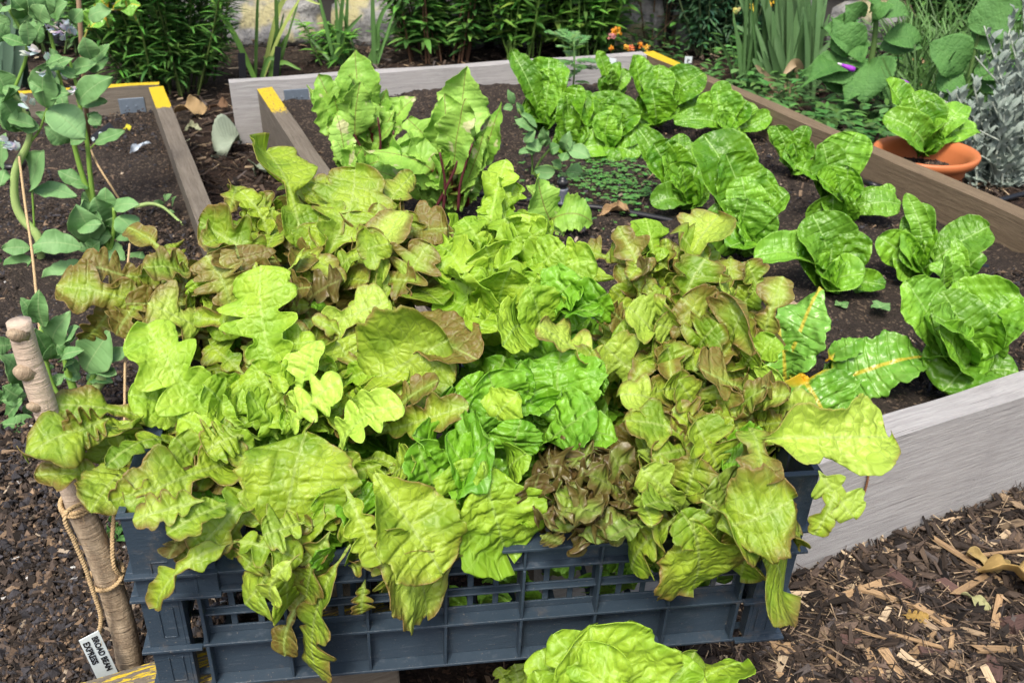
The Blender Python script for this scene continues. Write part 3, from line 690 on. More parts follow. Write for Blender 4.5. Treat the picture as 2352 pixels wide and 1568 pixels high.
# ---------------------------------------------------------------- the crate
ca, cb_, cc_ = .0419, .0349, .142
def RM(a, b, c):
    A, s1, B, s2, C, s3 = math.cos(a), math.sin(a), math.cos(b), math.sin(b), math.cos(c), math.sin(c)
    return np.array([[C,-s3,0],[s3,C,0],[0,0,1]])@np.array([[B,0,s2],[0,1,0],[-s2,0,B]])@np.array([[1,0,0],[0,A,-s1],[0,s1,A]])
CM = RM(ca, cb_, cc_); CO = np.array([-.3261, .5853, .2010]); CW, CD, CH = .602, .401, .2105
def cpt(x, y, z): return CO+CM@np.array([x, y, z])
crate = thing('vegetable_crate', 'dark blue-grey plastic crate heaped with cut lettuces', 'crate', CO)
def cbox(g, x0, x1, y0, y1, z0, z1):
    box(g, cpt(x0, y0, z0), CM[:, 0]*(x1-x0), CM[:, 1]*(y1-y0), CM[:, 2]*(z1-z0))
RIM = .146
def long_panel(name, ys):
    """front (ys=+1, outer face at y=0) or back panel"""
    g = G(); f = (lambda a: a) if ys > 0 else (lambda a: CD-a)
    def b(x0, x1, a0, a1, z0, z1):
        y0, y1 = sorted((f(a0), f(a1))); cbox(g, x0, x1, y0, y1, z0, z1)
    x0, x1 = .052, CW-.052
    b(x0, x1, .013, .016, .003, .054)                    # solid lower wall
    for z in (0.0, .054): b(x0-.004, x1+.004, 0, .016, z, z+.003)
    b(x0, x1, .0135, .0158, .057, .065); b(x0, x1, .0135, .0158, .084, .089); b(x0, x1, .0135, .0158, .108, .118)
    b(x0, x1, .007, .0135, .0855, .0875)
    nb = 7; bay = (x1-x0)/nb
    b(x0-.004, x1+.004, .002, .016, .118, .121)
    b(x0, x1, .009, .012, .121, RIM-.002)
    b(x0-.004, x1+.004, -.002, .018, RIM-.002, RIM+.0012)
    for i in range(nb+1):
        x = x0+i*bay; b(x-.0014, x+.0014, .0004, .0132, .0031, .0537); b(x-.0014, x+.0014, .0004, .0134, .0571, .1179); b(x-.0012, x+.0012, .001, .0088, .1212, RIM-.0022)
        if i < nb:
            for k in (0, 1, 2, 3):
                xx = x+k*bay/3; w = .0042 if k in (0, 3) else .0028
                b(xx-w, xx+w, .0138, .0155, .0652, .0838); b(xx-w, xx+w, .0138, .0155, .0892, .1078)
    return g.build(name, MAT['plastic'], parent=crate, smooth=False, bevel=.0007)
long_panel('front_panel', 1); long_panel('back_panel', -1)
def side_panel(xs):
    g = G(); f = (lambda a: a) if xs > 0 else (lambda a: CW-a)
    def b(a0, a1, y0, y1, z0, z1):
        x0, x1 = sorted((f(a0), f(a1))); cbox(g, x0, x1, y0, y1, z0, z1)
    y0, y1 = .04, CD-.04
    b(.012, .015, y0, y1, .003, .054); b(.012, .015, y0, y1, .057, .066); b(.012, .015, y0, y1, .106, .15)
    b(.012, .015, y0, y1, .185, CH-.003); b(.012, .015, y0, .13, .15, .185); b(.012, .015, CD-.13, y1, .15, .185)
    for z in (0, .054, .118): b(0, .015, y0, y1, z, z+.003)
    b(-.002, .017, y0, y1, CH-.003, CH)
    n = 6
    for i in range(n+1):
        y = y0+(y1-y0)*i/n; b(.0004, .0118, y-.0014, y+.0014, .0031, .0537); b(.0004, .0118, y-.0014, y+.0014, .0571, .1179)
        b(.0122, .0148, y-.006, y+.006, .0662, .1058)
    return g.build('side_panel', MAT['plastic'], parent=crate, smooth=False, bevel=.0007)
side_panel(1); side_panel(-1)
def corner(xs, ys):
    g = G(); fx = (lambda a: a) if xs > 0 else (lambda a: CW-a); fy = (lambda a: a) if ys > 0 else (lambda a: CD-a)
    def b(a0, a1, c0, c1, z0, z1):
        x0, x1 = sorted((fx(a0), fx(a1))); y0, y1 = sorted((fy(c0), fy(c1))); cbox(g, x0, x1, y0, y1, z0, z1)
    b(.003, .034, .003, .006, .0, .118); b(.003, .006, .0061, .042, .0, .118)
    b(.003, .070, .002, .005, .121, CH-.001); b(.002, .005, .0052, .058, .121, CH-.001)      # tall stacking post
    b(.034, .037, .0031, .016, .0, .118); b(.050, .053, .0008, .016, .0032, .118)
    b(.067, .070, .0052, .018, .121, CH-.001)
    b(.0, .072, .0, .0065, CH-.001, CH+.001)
    b(.0, .0065, .0067, .060, CH-.001, CH+.001)
    for z in (0, .0541, .1181, .1445):
        e = .048 if z < .11 else .072
        b(-.0035, e, -.0035, .003, z, z+.003); b(-.0035, .003, .0032, .045, z, z+.003)
    for z0, z1 in ((.010, .042), (.068, .105)):          # recessed slot outlines on the post
        b(.0155, .0168, .0018, .003, z0, z1); b(.0275, .0288, .0018, .003, z0, z1); b(.0169, .0274, .0018, .003, z0, z0+.0012)
    b(.018, .0192, .0008, .0018, .124, .160); b(.0325, .0337, .0008, .0018, .124, .150); b(.0193, .0324, .0008, .0018, .159, .1602)
    return g.build('corner_post', MAT['plastic'], parent=crate, smooth=False, bevel=.0008)
for xs in (1, -1):
    for ys in (1, -1): corner(xs, ys)
g = G()
for i in range(15): x = .016+i*(CW-.035)/14; cbox(g, x-.003, x+.003, .016, CD-.016, .0035, .0075)
for i in range(11): y = .018+i*(CD-.036)/10; cbox(g, .016, CW-.016, y-.003, y+.003, .0005, .0033)
g.build('base', MAT['plastic'], parent=crate, smooth=False)
# ---------------------------------------------------------------- lettuces in the crate
HEAP0, HEAPS = .40, .42
def hp(x, y, d):
    """point seen at (x, y) on the heap surface (rises to the back), moved by d along the vertical; 'f' = plane in front of the crate"""
    r = ray(x, y)
    if isinstance(d, str):
        o = float(d[1:]); n = CM[:, 1]; p = CO-n*o; return CAMP+r*(np.dot(p-CAMP, n)/np.dot(r, n))
    # z = H + r2 k ; y = r1 k ; z = HEAP0+HEAPS*(y-.6)+d
    k = (HEAP0+d-.6*HEAPS-H)/(r[2]-HEAPS*r[1]); return CAMP+r*k
_rs = np.random.default_rng(11)
def hero(parent, spec, mat, kind, defred=.3, base_d=-.045, tip_d=.0, filler=None):
    for i, sp in enumerate(spec):
        (bx, by), (tx, ty), w = sp[0], sp[1], sp[2]; op = sp[3] if len(sp) > 3 else {}
        P0 = hp(bx, by, op.get('bd', base_d)); P1 = hp(tx, ty, op.get('td', tip_d+_rs.uniform(-.01, .02)))
        mid = (P0+P1)/2; Wm = w/FPX*depth(mid)*(1.12 if op.get('kind', kind) == 'butter' else 1.0)
        N = nrm(nrm(CAMP-mid)*.75+np.array([0, 0, .55])+_rs.normal(size=3)*.18+np.array([op.get('nx', 0), op.get('ny', 0), 0]))
        k = op.get('kind', kind)
        g = G(); sd = op.get('seed', int(_rs.integers(1, 9e5)))
        leaf(g, P0, P1, Wm, N, k, arch=op.get('arch', _rs.uniform(.04, .16)), seed=sd, red=op.get('r', defred+_rs.uniform(-.08, .08)),
             pale=op.get('p', _rs.uniform(0, .25)), cup=op.get('cup', _rs.uniform(.05, .45)), ruf=op.get('ruf', .62), twist=op.get('tw', _rs.uniform(-.35, .35)), res=1.15, dl=op.get('dl'))
        o = g.build('leaf', MAT[op.get('m', mat)], parent=parent, thick=.0006)
def filler(parent, cx, cy, rx, ry, n, mat, kind, red, wr=(60, 120), lr=(90, 170), d=(-.10, -.02), seed=1, name='inner_leaves', ruf=.65, split=False, bias=None):
    r = np.random.default_rng(seed); g = G()
    if split and kind == 'oak': n = int(n*1.35)
    for i in range(n):
        a = r.uniform(0, 6.28); q = math.sqrt(r.uniform(.02, 1)); tx, ty = cx+rx*q*math.cos(a), cy+ry*q*math.sin(a)
        l = r.uniform(*lr); da = a+r.normal()*.7
        bx, by = tx-l*math.cos(da), ty-l*math.sin(da)*.8+20
        dd = r.uniform(*d); P1 = hp(tx, ty, dd); P0 = hp(bx, by, dd-.05)
        # keep inside the crate walls
        mid = (P0+P1)/2; N = nrm(nrm(CAMP-mid)*.7+np.array([0, 0, .5])+r.normal(size=3)*.35)
        w = r.uniform(*wr)/FPX*depth(mid)*(.88 if kind == 'oak' else 1)
        leaf(g, P0, P1, w, N, kind, arch=r.uniform(.03, .25), seed=int(r.integers(1, 9e5)), red=float(np.clip(red+r.normal()*.18, 0, 1)), pale=r.uniform(0, .25),
             cup=r.uniform(0, .6), ruf=ruf, twist=r.uniform(-.6, .6), res=.8)
        if split:
            g.build('leaf', MAT[mat], parent=parent, thick=.0006); g = G()
    if not split: g.build(name, MAT[mat], parent=parent)
GRP = 'cut lettuces heaped in the crate'
def head(label, x, y): return thing('lettuce', label, 'lettuce', hp(x, y, -.12), GRP)

hA = head('tall red-tinged oak leaf lettuce at the back left of the crate, next to the path', 700, 560)
hero(hA, [((705,610),(608,342),165,dict(r=0.24,seed=101)), ((735,610),(815,385),190,dict(r=0.36,td=-.005)), ((650,600),(452,505),120,dict(r=0.44,arch=.2)),
  ((620,560),(548,438),70,dict(r=0.29)), ((770,560),(952,398),95,dict(r=0.44,td=-.03)), ((840,560),(1034,525),120,dict(r=0.66,td=-.03)),
  ((860,690),(925,475),120,dict(r=0.49,p=.9,ny=.6)), ((885,700),(832,525),95,dict(r=0.39,p=.3,ny=.6)), ((690,640),(690,590),60,dict(r=0.04,p=.9)),
  ((760,640),(900,560),110,dict(r=0.24)), ((560,560),(470,560),80,dict(r=0.44)), ((700,480),(680,400),80,dict(r=0.14,td=-.03)), ((640,500),(580,470),60,dict(r=0.34,td=-.04)), ((900,700),(990,560),130,dict(r=0.59,p=.4)), ((930,640),(1000,610),100,dict(r=0.44,td=-.03)), ((850,640),(960,650),110,dict(r=0.64,td=-.02))], 'oak', 'oak', .4)
filler(hA, 740, 560, 240, 120, 34, 'oak', 'oak', .5, seed=3, d=(-.12,-.035))
filler(hA, 700, 640, 250, 110, 26, 'oak', 'oak', .5, wr=(110,180), seed=33, d=(-.16,-.08), name='lower_leaves')
filler(hA, 740, 530, 250, 130, 34, 'oak', 'oak', .35, wr=(55,105), lr=(80,150), seed=203, d=(-.05,-.012), name='leaf', split=True)
hB = head('bronze-brown lettuce leaning over the far left corner of the crate', 480, 690)
hero(hB, [((530,730),(470,585),150,dict(r=0.66,p=.6)), ((570,690),(540,560),150,dict(r=0.84)), ((450,640),(288,520),75,dict(r=0.59)), ((450,650),(325,615),100,dict(r=0.54)),
  ((330,650),(178,605),120,dict(r=0.89,td=.0)), ((345,700),(120,650),150,dict(r=0.56,td=.0)), ((330,690),(262,775),90,dict(r=0.69,td=-.03)), ((470,760),(335,690),140,dict(r=0.49,p=.7)),
  ((380,720),(720,765),80,dict(r=0.49,td=-.03,bd=-.03)), ((480,690),(440,640),70,dict(r=0.14,m='lime')), ((600,700),(640,650),90,dict(r=0.84)), ((700,700),(790,640),110,dict(r=0.89,m='dark')),
  ((640,720),(720,660),80,dict(r=0.79)), ((420,600),(380,560),90,dict(r=0.49,td=-.03)), ((560,640),(640,600),90,dict(r=0.74,td=-.04))], 'oak', 'oak', .7)
filler(hB, 480, 690, 230, 90, 30, 'oak', 'oak', .8, seed=4, d=(-.11,-.03))
filler(hB, 480, 690, 240, 100, 30, 'oak', 'oak', .6, wr=(50,100), lr=(70,140), seed=204, d=(-.05,-.012), split=True)
hC = head('yellow-green oak leaf lettuce in the left middle of the crate, with deeply cut lime leaves', 660, 880)
hero(hC, [((645,895),(600,602),190,dict(r=0.00,p=.2,seed=402,m='lime',arch=.05,td=.03,ruf=.7)), ((600,1010),(338,735),165,dict(r=0.05,m='lime',seed=403,td=.035,ruf=.8)),
  ((650,960),(575,830),110,dict(r=0.00,m='lime')), ((700,900),(648,835),80,dict(r=0.00,m='lime')), ((690,990),(738,775),95,dict(r=0.09,p=.9,m='lime',td=.03)),
  ((655,1000),(792,868),110,dict(r=0.12,p=.9,m='lime',td=.02)), ((830,900),(1036,775),215,dict(r=0.25,kind='butter',td=.01,ruf=.9,seed=77)), ((900,720),(1108,835),150,dict(r=0.72,td=-.015,kind='butter')),
  ((740,770),(900,690),150,dict(r=0.27,p=.7)), ((820,880),(770,780),180,dict(r=0.12,td=-.01)), ((770,1050),(935,930),120,dict(r=0.00,p=.8,m='lime',td=.02)),
  ((480,950),(288,905),110,dict(r=0.00,m='lime',kind='butter')), ((620,1050),(400,955),90,dict(r=0.02,m='lime')), ((640,1010),(565,890),100,dict(r=0.07,m='lime')),
  ((860,1000),(1085,930),100,dict(r=0.49)), ((900,960),(1010,870),95,dict(r=0.62)), ((840,860),(930,880),130,dict(r=0.12,td=-.01)), ((560,960),(460,880),110,dict(r=0.02,m='lime')), 
  ((720,840),(830,780),100,dict(r=0.47,td=-.04)), ((560,860),(480,790),90,dict(r=0.37,td=-.05))], 'oak', 'oak', .3)
filler(hC, 700, 890, 260, 130, 44, 'oak', 'oak', .42, seed=5, d=(-.12,-.03))
filler(hC, 760, 900, 330, 190, 70, 'butter', 'butter', .2, wr=(110,190), seed=35, d=(-.17,-.06), name='lower_leaves')
filler(hC, 640, 760, 330, 150, 46, 'oak', 'oak', .7, wr=(90,160), seed=36, d=(-.13,-.05), name='back_leaves')
filler(hC, 700, 880, 280, 150, 30, 'lime', 'oak', .1, wr=(50,100), lr=(80,150), seed=205, d=(-.05,-.012), split=True)
filler(hC, 780, 860, 260, 150, 28, 'oak', 'oak', .35, wr=(50,100), lr=(80,150), seed=225, d=(-.05,-.01), split=True)
hD = head('olive oak leaf lettuce spilling over the front left corner of the crate and the stick', 420, 1070)
hero(hD, [((400,970),(108,930),120,dict(r=0.49)), ((350,1010),(45,1055),150,dict(r=0.37,td=.02,ruf=1.3)), ((320,1090),(72,1090),95,dict(r=0.49,td=-.01)), ((320,1080),(205,1180),130,dict(r=0.42,td=0,kind='butter')),
  ((430,1040),(235,1075),85,dict(r=0.32,td=.03)), ((560,1060),(278,1165),170,dict(r=0.37,td=.02,seed=511)), ((500,1110),(398,1000),110,dict(r=0.22,td=.02)), ((330,1000),(305,985),70,dict(r=0.17)),
  ((660,1270),(705,985),225,dict(r=0.25,kind='butter',td=.02,bd=-.04,seed=612,ruf=.8)), ((590,1110),(438,1275),130,dict(r=0.37,td=.0,bd=0)), ((560,1240),(365,1400),85,dict(r=0.42,td='f.03',bd=-.01,arch=.3)),
  ((450,1210),(385,1290),75,dict(r=0.62,td=0,m='dark')), ((400,1170),(425,1255),50,dict(r=0.07,p=.8,td=-.03)), ((480,1200),(500,1130),120,dict(r=0.00,m='butter',kind='butter',td=-.04))], 'oak', 'oak', .45)
filler(hD, 420, 1060, 220, 110, 34, 'oak', 'oak', .5, seed=6, d=(-.10,-.025))
filler(hD, 430, 1060, 220, 120, 32, 'oak', 'oak', .35, wr=(50,100), lr=(80,150), seed=206, d=(-.045,-.01), split=True)
hero(hD, [((470,1150),(300,1195),110,dict(r=0.43,td=.05,bd=.04)), ((520,1160),(380,1230),120,dict(r=0.38,td=.04,bd=.02)), ((500,1200),(420,1300),100,dict(r=0.48,td='f.015',bd=-.01)), ((600,1150),(520,1260),120,dict(r=0.33,td='f-.01',bd=-.01)),
  ((380,1110),(250,1150),90,dict(r=0.43,td=.02,bd=.01)), ((250,960),(150,1010),110,dict(r=0.53,td=.01,bd=0)), ((560,1000),(470,1040),110,dict(r=0.23,td=.0,bd=-.01))], 'oak', 'oak', .45)
hE = head('green and bronze lettuce with long limp leaves hanging over the front rim of the crate', 770, 1200)
hero(hE, [((520,1240),(700,1290),100,dict(r=0.27,td='f.02',bd=-.01,arch=.25)), ((690,1270),(625,1385),75,dict(r=0.07,p=.4,td='f.04',bd=.01,arch=.2)), ((640,1290),(560,1390),130,dict(r=0.27,td='f.02',bd=-.02)),
  ((640,1300),(650,1400),110,dict(r=0.12,td='f.015',bd=-.02)), ((730,1330),(655,1510),75,dict(r=0.72,td='f.012',bd='f-.01')), ((800,1250),(745,1568),120,dict(r=0.42,td='f.014',bd=-.01,arch=.1,seed=701)),
  ((860,1090),(1020,1325),190,dict(r=0.32,kind='butter',td='f.035',bd=.01,seed=702,arch=.12)), ((850,1260),(985,1420),185,dict(r=0.47,kind='butter',td='f.02',bd=-.01,p=.6)), ((790,1110),(880,1300),95,dict(r=0.27,td='f.04',bd=.02)),
  ((700,1250),(740,1340),80,dict(r=0.47,td='f.01',bd=-.03)), ((850,1200),(780,1130),110,dict(r=0.07,m='butter',kind='butter')), ((760,1290),(720,1260),60,dict(r=0.17,m='butter',kind='butter')),
  ((840,1330),(830,1410),60,dict(r=0.57,td='f.01',bd='f0')), ((800,1200),(730,1130),110,dict(r=0.02,m='lime')), ((900,1280),(880,1210),90,dict(r=0.27)), ((880,1110),(960,1060),100,dict(r=0.22)),
  ((850,1180),(900,1100),120,dict(r=0.17))], 'oak', 'oak', .45)
filler(hE, 760, 1180, 200, 100, 36, 'butter', 'butter', .1, seed=7, d=(-.11,-.03))
hF = head('bright lime green ruffled lettuce standing highest at the back centre of the crate', 1180, 640)
hero(hF, [((1120,560),(1163,362),85,dict(m='lime',td=0,ruf=1.5)), ((1110,600),(1060,498),90,dict(td=-.01)), ((1200,600),(1215,490),120,dict(td=-.02)), ((1080,650),(985,605),105,dict(td=-.01)),
  ((1120,710),(1055,640),140,dict(kind='butter')), ((1230,660),(1375,600),120,dict()), ((1270,740),(1398,672),130,dict(m='butter',r=.1)), ((1210,660),(1300,560),120,dict()),
  ((1150,720),(1175,610),120,dict(kind='butter')), ((1210,770),(1150,800),110,dict(kind='butter')), ((1150,700),(1085,770),110,dict(td=-.01)), ((1240,760),(1215,655),110,dict(kind='butter')),
  ((1170,540),(1130,450),110,dict(td=-.02)), ((1150,500),(1185,420),80,dict(td=-.02,ruf=1.8)), ((1250,740),(1330,640),130,dict(m='butter')), ((1300,700),(1385,730),90,dict(m='butter')),
  ((1150,640),(1110,560),130,dict()), ((1160,600),(1190,540),110,dict(ruf=1.7)), ((1050,640),(1020,560),90,dict(td=-.03))], 'lime', 'lime', 0, tip_d=.01)
filler(hF, 1180, 600, 175, 150, 46, 'lime', 'lime', 0, wr=(60,105), lr=(60,120), seed=8, d=(-.05,.0), ruf=1.8, split=True)
filler(hF, 1180, 640, 190, 160, 40, 'lime', 'lime', 0, wr=(70,120), seed=88, d=(-.12,-.05), ruf=1.6)
hG = head('deep green butterhead lettuce in the centre of the crate, under the lime lettuce', 1230, 900)
hero(hG, [((1300,1000),(1290,800),200,dict()), ((1180,970),(1120,850),130,dict()), ((1250,1010),(1370,930),150,dict()), ((1130,960),(1060,865),100,dict()), ((1190,1060),(1200,960),110,dict()),
  ((1170,940),(1200,830),110,dict()), ((1390,900),(1225,750),150,dict(m='oak',kind='oak',r=.4,p=.9,td=.02)), ((1360,900),(1390,830),90,dict()), ((1260,920),(1160,900),120,dict(td=-.02)),
  ((1230,950),(1210,880),110,dict()), ((1320,880),(1360,800),100,dict(m='oak',kind='oak',r=.4,td=0)), ((1300,1020),(1420,1010),80,dict(td=-.03)), ((1140,1030),(1090,960),90,dict(td=-.01))], 'butter', 'butter', 0)
filler(hG, 1230, 900, 170, 120, 40, 'butter', 'butter', 0, wr=(70,130), seed=9, d=(-.10,-.02), ruf=1.4, split=True)
filler(hG, 1280, 880, 260, 170, 50, 'butter', 'butter', 0, wr=(110,180), seed=39, d=(-.16,-.07), name='lower_leaves')
filler(hF, 960, 620, 130, 110, 30, 'oak', 'oak', .6, wr=(90,160), seed=41, d=(-.12,-.03), name='side_leaves')
hH = head('glossy bright green lettuce at the front centre, its leaf dangling just above the crate rim', 1110, 1120)
hero(hH, [((1030,1090),(1140,1010),190,dict(m='butter')), ((1110,1060),(1155,1258),215,dict(m='lime',kind='butter',td='f-.01',bd=.02,seed=801,ruf=1.0)), ((1010,1150),(955,1010),110,dict(m='butter')),
  ((1090,1090),(1020,995),110,dict(m='butter')), ((1160,1190),(1218,1195),60,dict(m='lime',td='f-.01')), ((1070,1020),(1130,920),110,dict(m='butter')), ((1140,990),(1195,900),95,dict(m='lime')),
  ((1180,1100),(1215,1040),90,dict(m='lime')), ((1080,1130),(1060,1050),130,dict(m='lime',kind='butter')), ((1000,1060),(940,1000),90,dict(m='butter')), ((1060,1190),(1100,1240),90,dict(m='butter',td=-.05,r=.0)),
  ((1000,1200),(960,1120),100,dict(m='butter',td=-.04)), ((1050,960),(1000,920),90,dict(m='butter',td=-.02))], 'butter', 'butter', 0)
filler(hH, 1080, 1090, 150, 120, 30, 'butter', 'butter', 0, seed=10, d=(-.09,-.02), ruf=1.4)
hI = head('small dark red curly lettuce at the front centre right of the crate', 1350, 1130)
filler(hI, 1350, 1130, 140, 120, 66, 'dark', 'dark', .72, wr=(45,85), lr=(50,110), seed=12, d=(-.06,-.005), ruf=2.0, split=True)
filler(hI, 1340, 1110, 130, 120, 30, 'dark', 'dark', .9, wr=(60,110), seed=13, d=(-.11,-.05), ruf=1.6)
hero(hI, [((1280,1060),(1360,1060),90,dict(r=.5,td=-.01)), ((1330,1230),(1450,1200),90,dict(r=.4,td=-.02)), ((1300,1190),(1380,1180),100,dict(r=.5)), ((1450,1100),(1400,1030),110,dict(r=.55)),
  ((1440,1150),(1350,1090),80,dict(r=.6)), ((1260,1180),(1240,1080),90,dict(r=.85)), ((1240,1230),(1290,1250),70,dict(r=.6,td=-.03)), ((1380,1180),(1410,1250),80,dict(r=.6,td=-.03))], 'dark', 'dark', .6)
hJ = head('coppery red and yellow oak leaf lettuce at the back right of the crate', 1560, 720)
hero(hJ, [((1500,720),(1415,515),85,dict(r=0.56,arch=.05)), ((1560,650),(1655,492),160,dict(r=0.38,p=.5)), ((1500,620),(1480,500),110,dict(r=0.03,m='lime')), ((1465,660),(1490,605),75,dict(r=1,m='dark')),
  ((1570,740),(1625,590),130,dict(r=0.43)), ((1665,805),(1715,690),190,dict(r=0.50,td=.03,seed=901,arch=.1)), ((1650,780),(1560,680),140,dict(r=0.48)), ((1750,790),(1800,632),85,dict(r=0.60,p=.5,arch=.2)),
  ((1530,810),(1440,700),150,dict(r=0.26,p=.5)), ((1490,880),(1385,790),150,dict(r=0.30,p=.4)), ((1560,900),(1530,790),105,dict(r=0.38)), ((1720,880),(1785,770),95,dict(r=0.13,m='lime')),
  ((1715,940),(1795,855),110,dict(r=0.16,m='lime',p=.6)), ((1740,910),(1590,840),120,dict(r=0.70,p=.5,td=.02)), ((1640,960),(1770,890),85,dict(r=0.58)), ((1800,930),(1755,885),70,dict(r=1,td=.02)),
  ((1530,960),(1420,905),120,dict(r=0.33,p=.5)), ((1600,950),(1555,870),100,dict(r=0.33)), ((1620,620),(1560,530),120,dict(r=0.38)), ((1540,620),(1400,560),100,dict(r=0.38,td=-.02)), ((1480,830),(1420,740),110,dict(r=0.23)),
  ((1430,600),(1340,570),80,dict(r=0.48,td=-.04)), ((1640,700),(1680,590),100,dict(r=0.48,td=-.02)), ((1600,820),(1650,740),130,dict(r=0.48)), ((1700,860),(1740,800),90,dict(r=0.38)), ((1560,780),(1500,740),100,dict(r=0.33,p=.7)),
  ((1680,700),(1650,640),90,dict(r=0.28,p=.6)), ((1480,760),(1530,690),110,dict(r=0.38,p=.5))], 'oak', 'oak', .55)
filler(hJ, 1560, 740, 210, 190, 60, 'oak', 'oak', .62, seed=14, d=(-.12,-.03))
filler(hJ, 1570, 740, 220, 210, 58, 'oak', 'oak', .42, wr=(50,100), lr=(70,140), seed=207, d=(-.05,-.005), split=True)
hK = head('oak leaf lettuce at the right crate end, its big pale leaf over the board', 1700, 1030)
hero(hK, [((1740,1010),(2050,1005),200,dict(r=.22,kind='lime',dl=.22,p=.8,td=.01,bd=.01,seed=1001,arch=.12,ruf=.9)), ((1880,1080),(1960,1190),110,dict(r=0.18,p=.6,td=-.03,bd=0)), ((1925,1110),(1868,1232),60,dict(r=0.38,td=-.04,bd=-.01)),
  ((1720,980),(1760,1120),110,dict(r=0.56,td=.02,bd=0,p=.3)), ((1650,1090),(1590,960),150,dict(r=0.30)), ((1640,1050),(1425,965),130,dict(r=0.38,td=.01)), ((1570,1150),(1600,1045),120,dict(r=0.48,kind='butter')),
  ((1700,1010),(1680,900),110,dict(r=0.48)), ((1750,1090),(1650,1060),150,dict(r=0.18,m='butter',kind='butter',td=-.03)), ((1600,1000),(1540,940),110,dict(r=0.43)), ((1780,960),(1880,930),80,dict(r=0.38,p=.7,td=.01)),
  ((1660,960),(1640,880),110,dict(r=0.48)), ((1470,1050),(1530,960),100,dict(r=0.28)), ((1700,930),(1820,900),80,dict(r=0.48,p=.5)), ((1480,1120),(1520,1040),90,dict(r=0.23,p=.6))], 'oak', 'oak', .5)
filler(hK, 1640, 1000, 190, 130, 48, 'oak', 'oak', .55, seed=15, d=(-.11,-.03))
filler(hK, 1560, 900, 260, 220, 60, 'oak', 'oak', .5, wr=(110,180), seed=40, d=(-.16,-.07), name='lower_leaves')
filler(hK, 1640, 1000, 200, 140, 44, 'oak', 'oak', .4, wr=(50,100), lr=(70,140), seed=208, d=(-.05,-.005), split=True)
hL = head('brown-edged oak leaf lettuce hanging over the front right rim of the crate', 1620, 1220)
hero(hL, [((1600,1150),(1790,1360),235,dict(r=0.43,td='f.03',bd=.0,seed=1102,arch=.15)), ((1640,1210),(1830,1140),190,dict(r=0.43,kind='butter',td=.01,bd=-.02)), ((1590,1190),(1590,1350),200,dict(r=0.43,kind='butter',td='f.025',bd=-.01)),
  ((1560,1180),(1450,1310),130,dict(r=0.33,td='f.02',bd=-.01)), ((1600,1260),(1560,1170),95,dict(r=0.33,kind='butter')), ((1480,1120),(1500,1210),75,dict(r=0.33)), ((1500,1220),(1390,1240),60,dict(r=0.23,kind='dark',m='dark')),
  ((1560,1180),(1480,1160),90,dict(r=0.28)), ((1640,1200),(1700,1120),120,dict(r=0.38,td=-.02)), ((1700,1200),(1760,1260),100,dict(r=0.38,td='f.02')), ((1560,1170),(1470,1070),100,dict(r=0.18,p=.5)),
  ((1700,1180),(1640,1090),140,dict(r=0.23,m='dark',kind='butter'))], 'oak', 'oak', .5)
filler(hL, 1620, 1150, 170, 80, 34, 'dark', 'butter', .45, seed=16, d=(-.11,-.04))
hero(hE, [((620,1220),(560,1310),120,dict(r=.45,td='f.02',bd=-.01)), ((760,1220),(700,1380),110,dict(r=.5,td='f.02',bd=-.01)), ((860,1220),(900,1350),120,dict(r=.45,td='f.02',bd=-.01)), ((700,1200),(600,1230),110,dict(r=.3,bd=-.01,td=.01)),
  ((780,1180),(820,1290),110,dict(r=.3,td='f0',bd=-.01)), ((940,1160),(1000,1230),100,dict(r=.2,td='f-.01',bd=-.01))], 'oak', 'oak', .45)
hero(hL, [((1520,1180),(1500,1300),110,dict(r=.45,td='f.015',bd=-.01)), ((1700,1180),(1700,1320),130,dict(r=.45,td='f.02',bd=-.01)), ((1740,1120),(1830,1230),130,dict(r=.5,td='f.02',bd=0,kind='butter')), ((1640,1150),(1640,1270),120,dict(r=.4,td='f.01',bd=-.01))], 'oak', 'oak', .45)
filler(hE, 790, 1150, 200, 110, 34, 'oak', 'oak', .3, wr=(50,100), lr=(80,150), seed=209, d=(-.05,-.01), split=True)
# pale leaves seen through the windows of the front panel
g = G(); r = np.random.default_rng(5)
for i in range(46):
    x = r.uniform(.22, .56); P1 = cpt(x, r.uniform(.022, .045), r.uniform(.07, .13)); P0 = P1+CM@np.array([r.uniform(-.05, .05), r.uniform(.02, .05), r.uniform(-.07, .02)])
    leaf(g, P0, P1, r.uniform(.03, .05), -CM[:, 1]+r.normal(size=3)*.3, 'butter', .1, seed=int(r.integers(1e5)), red=.0, pale=r.uniform(.3, 1), ruf=.8, res=.6)
g.build('lower_leaves', MAT['butter'], parent=hH)

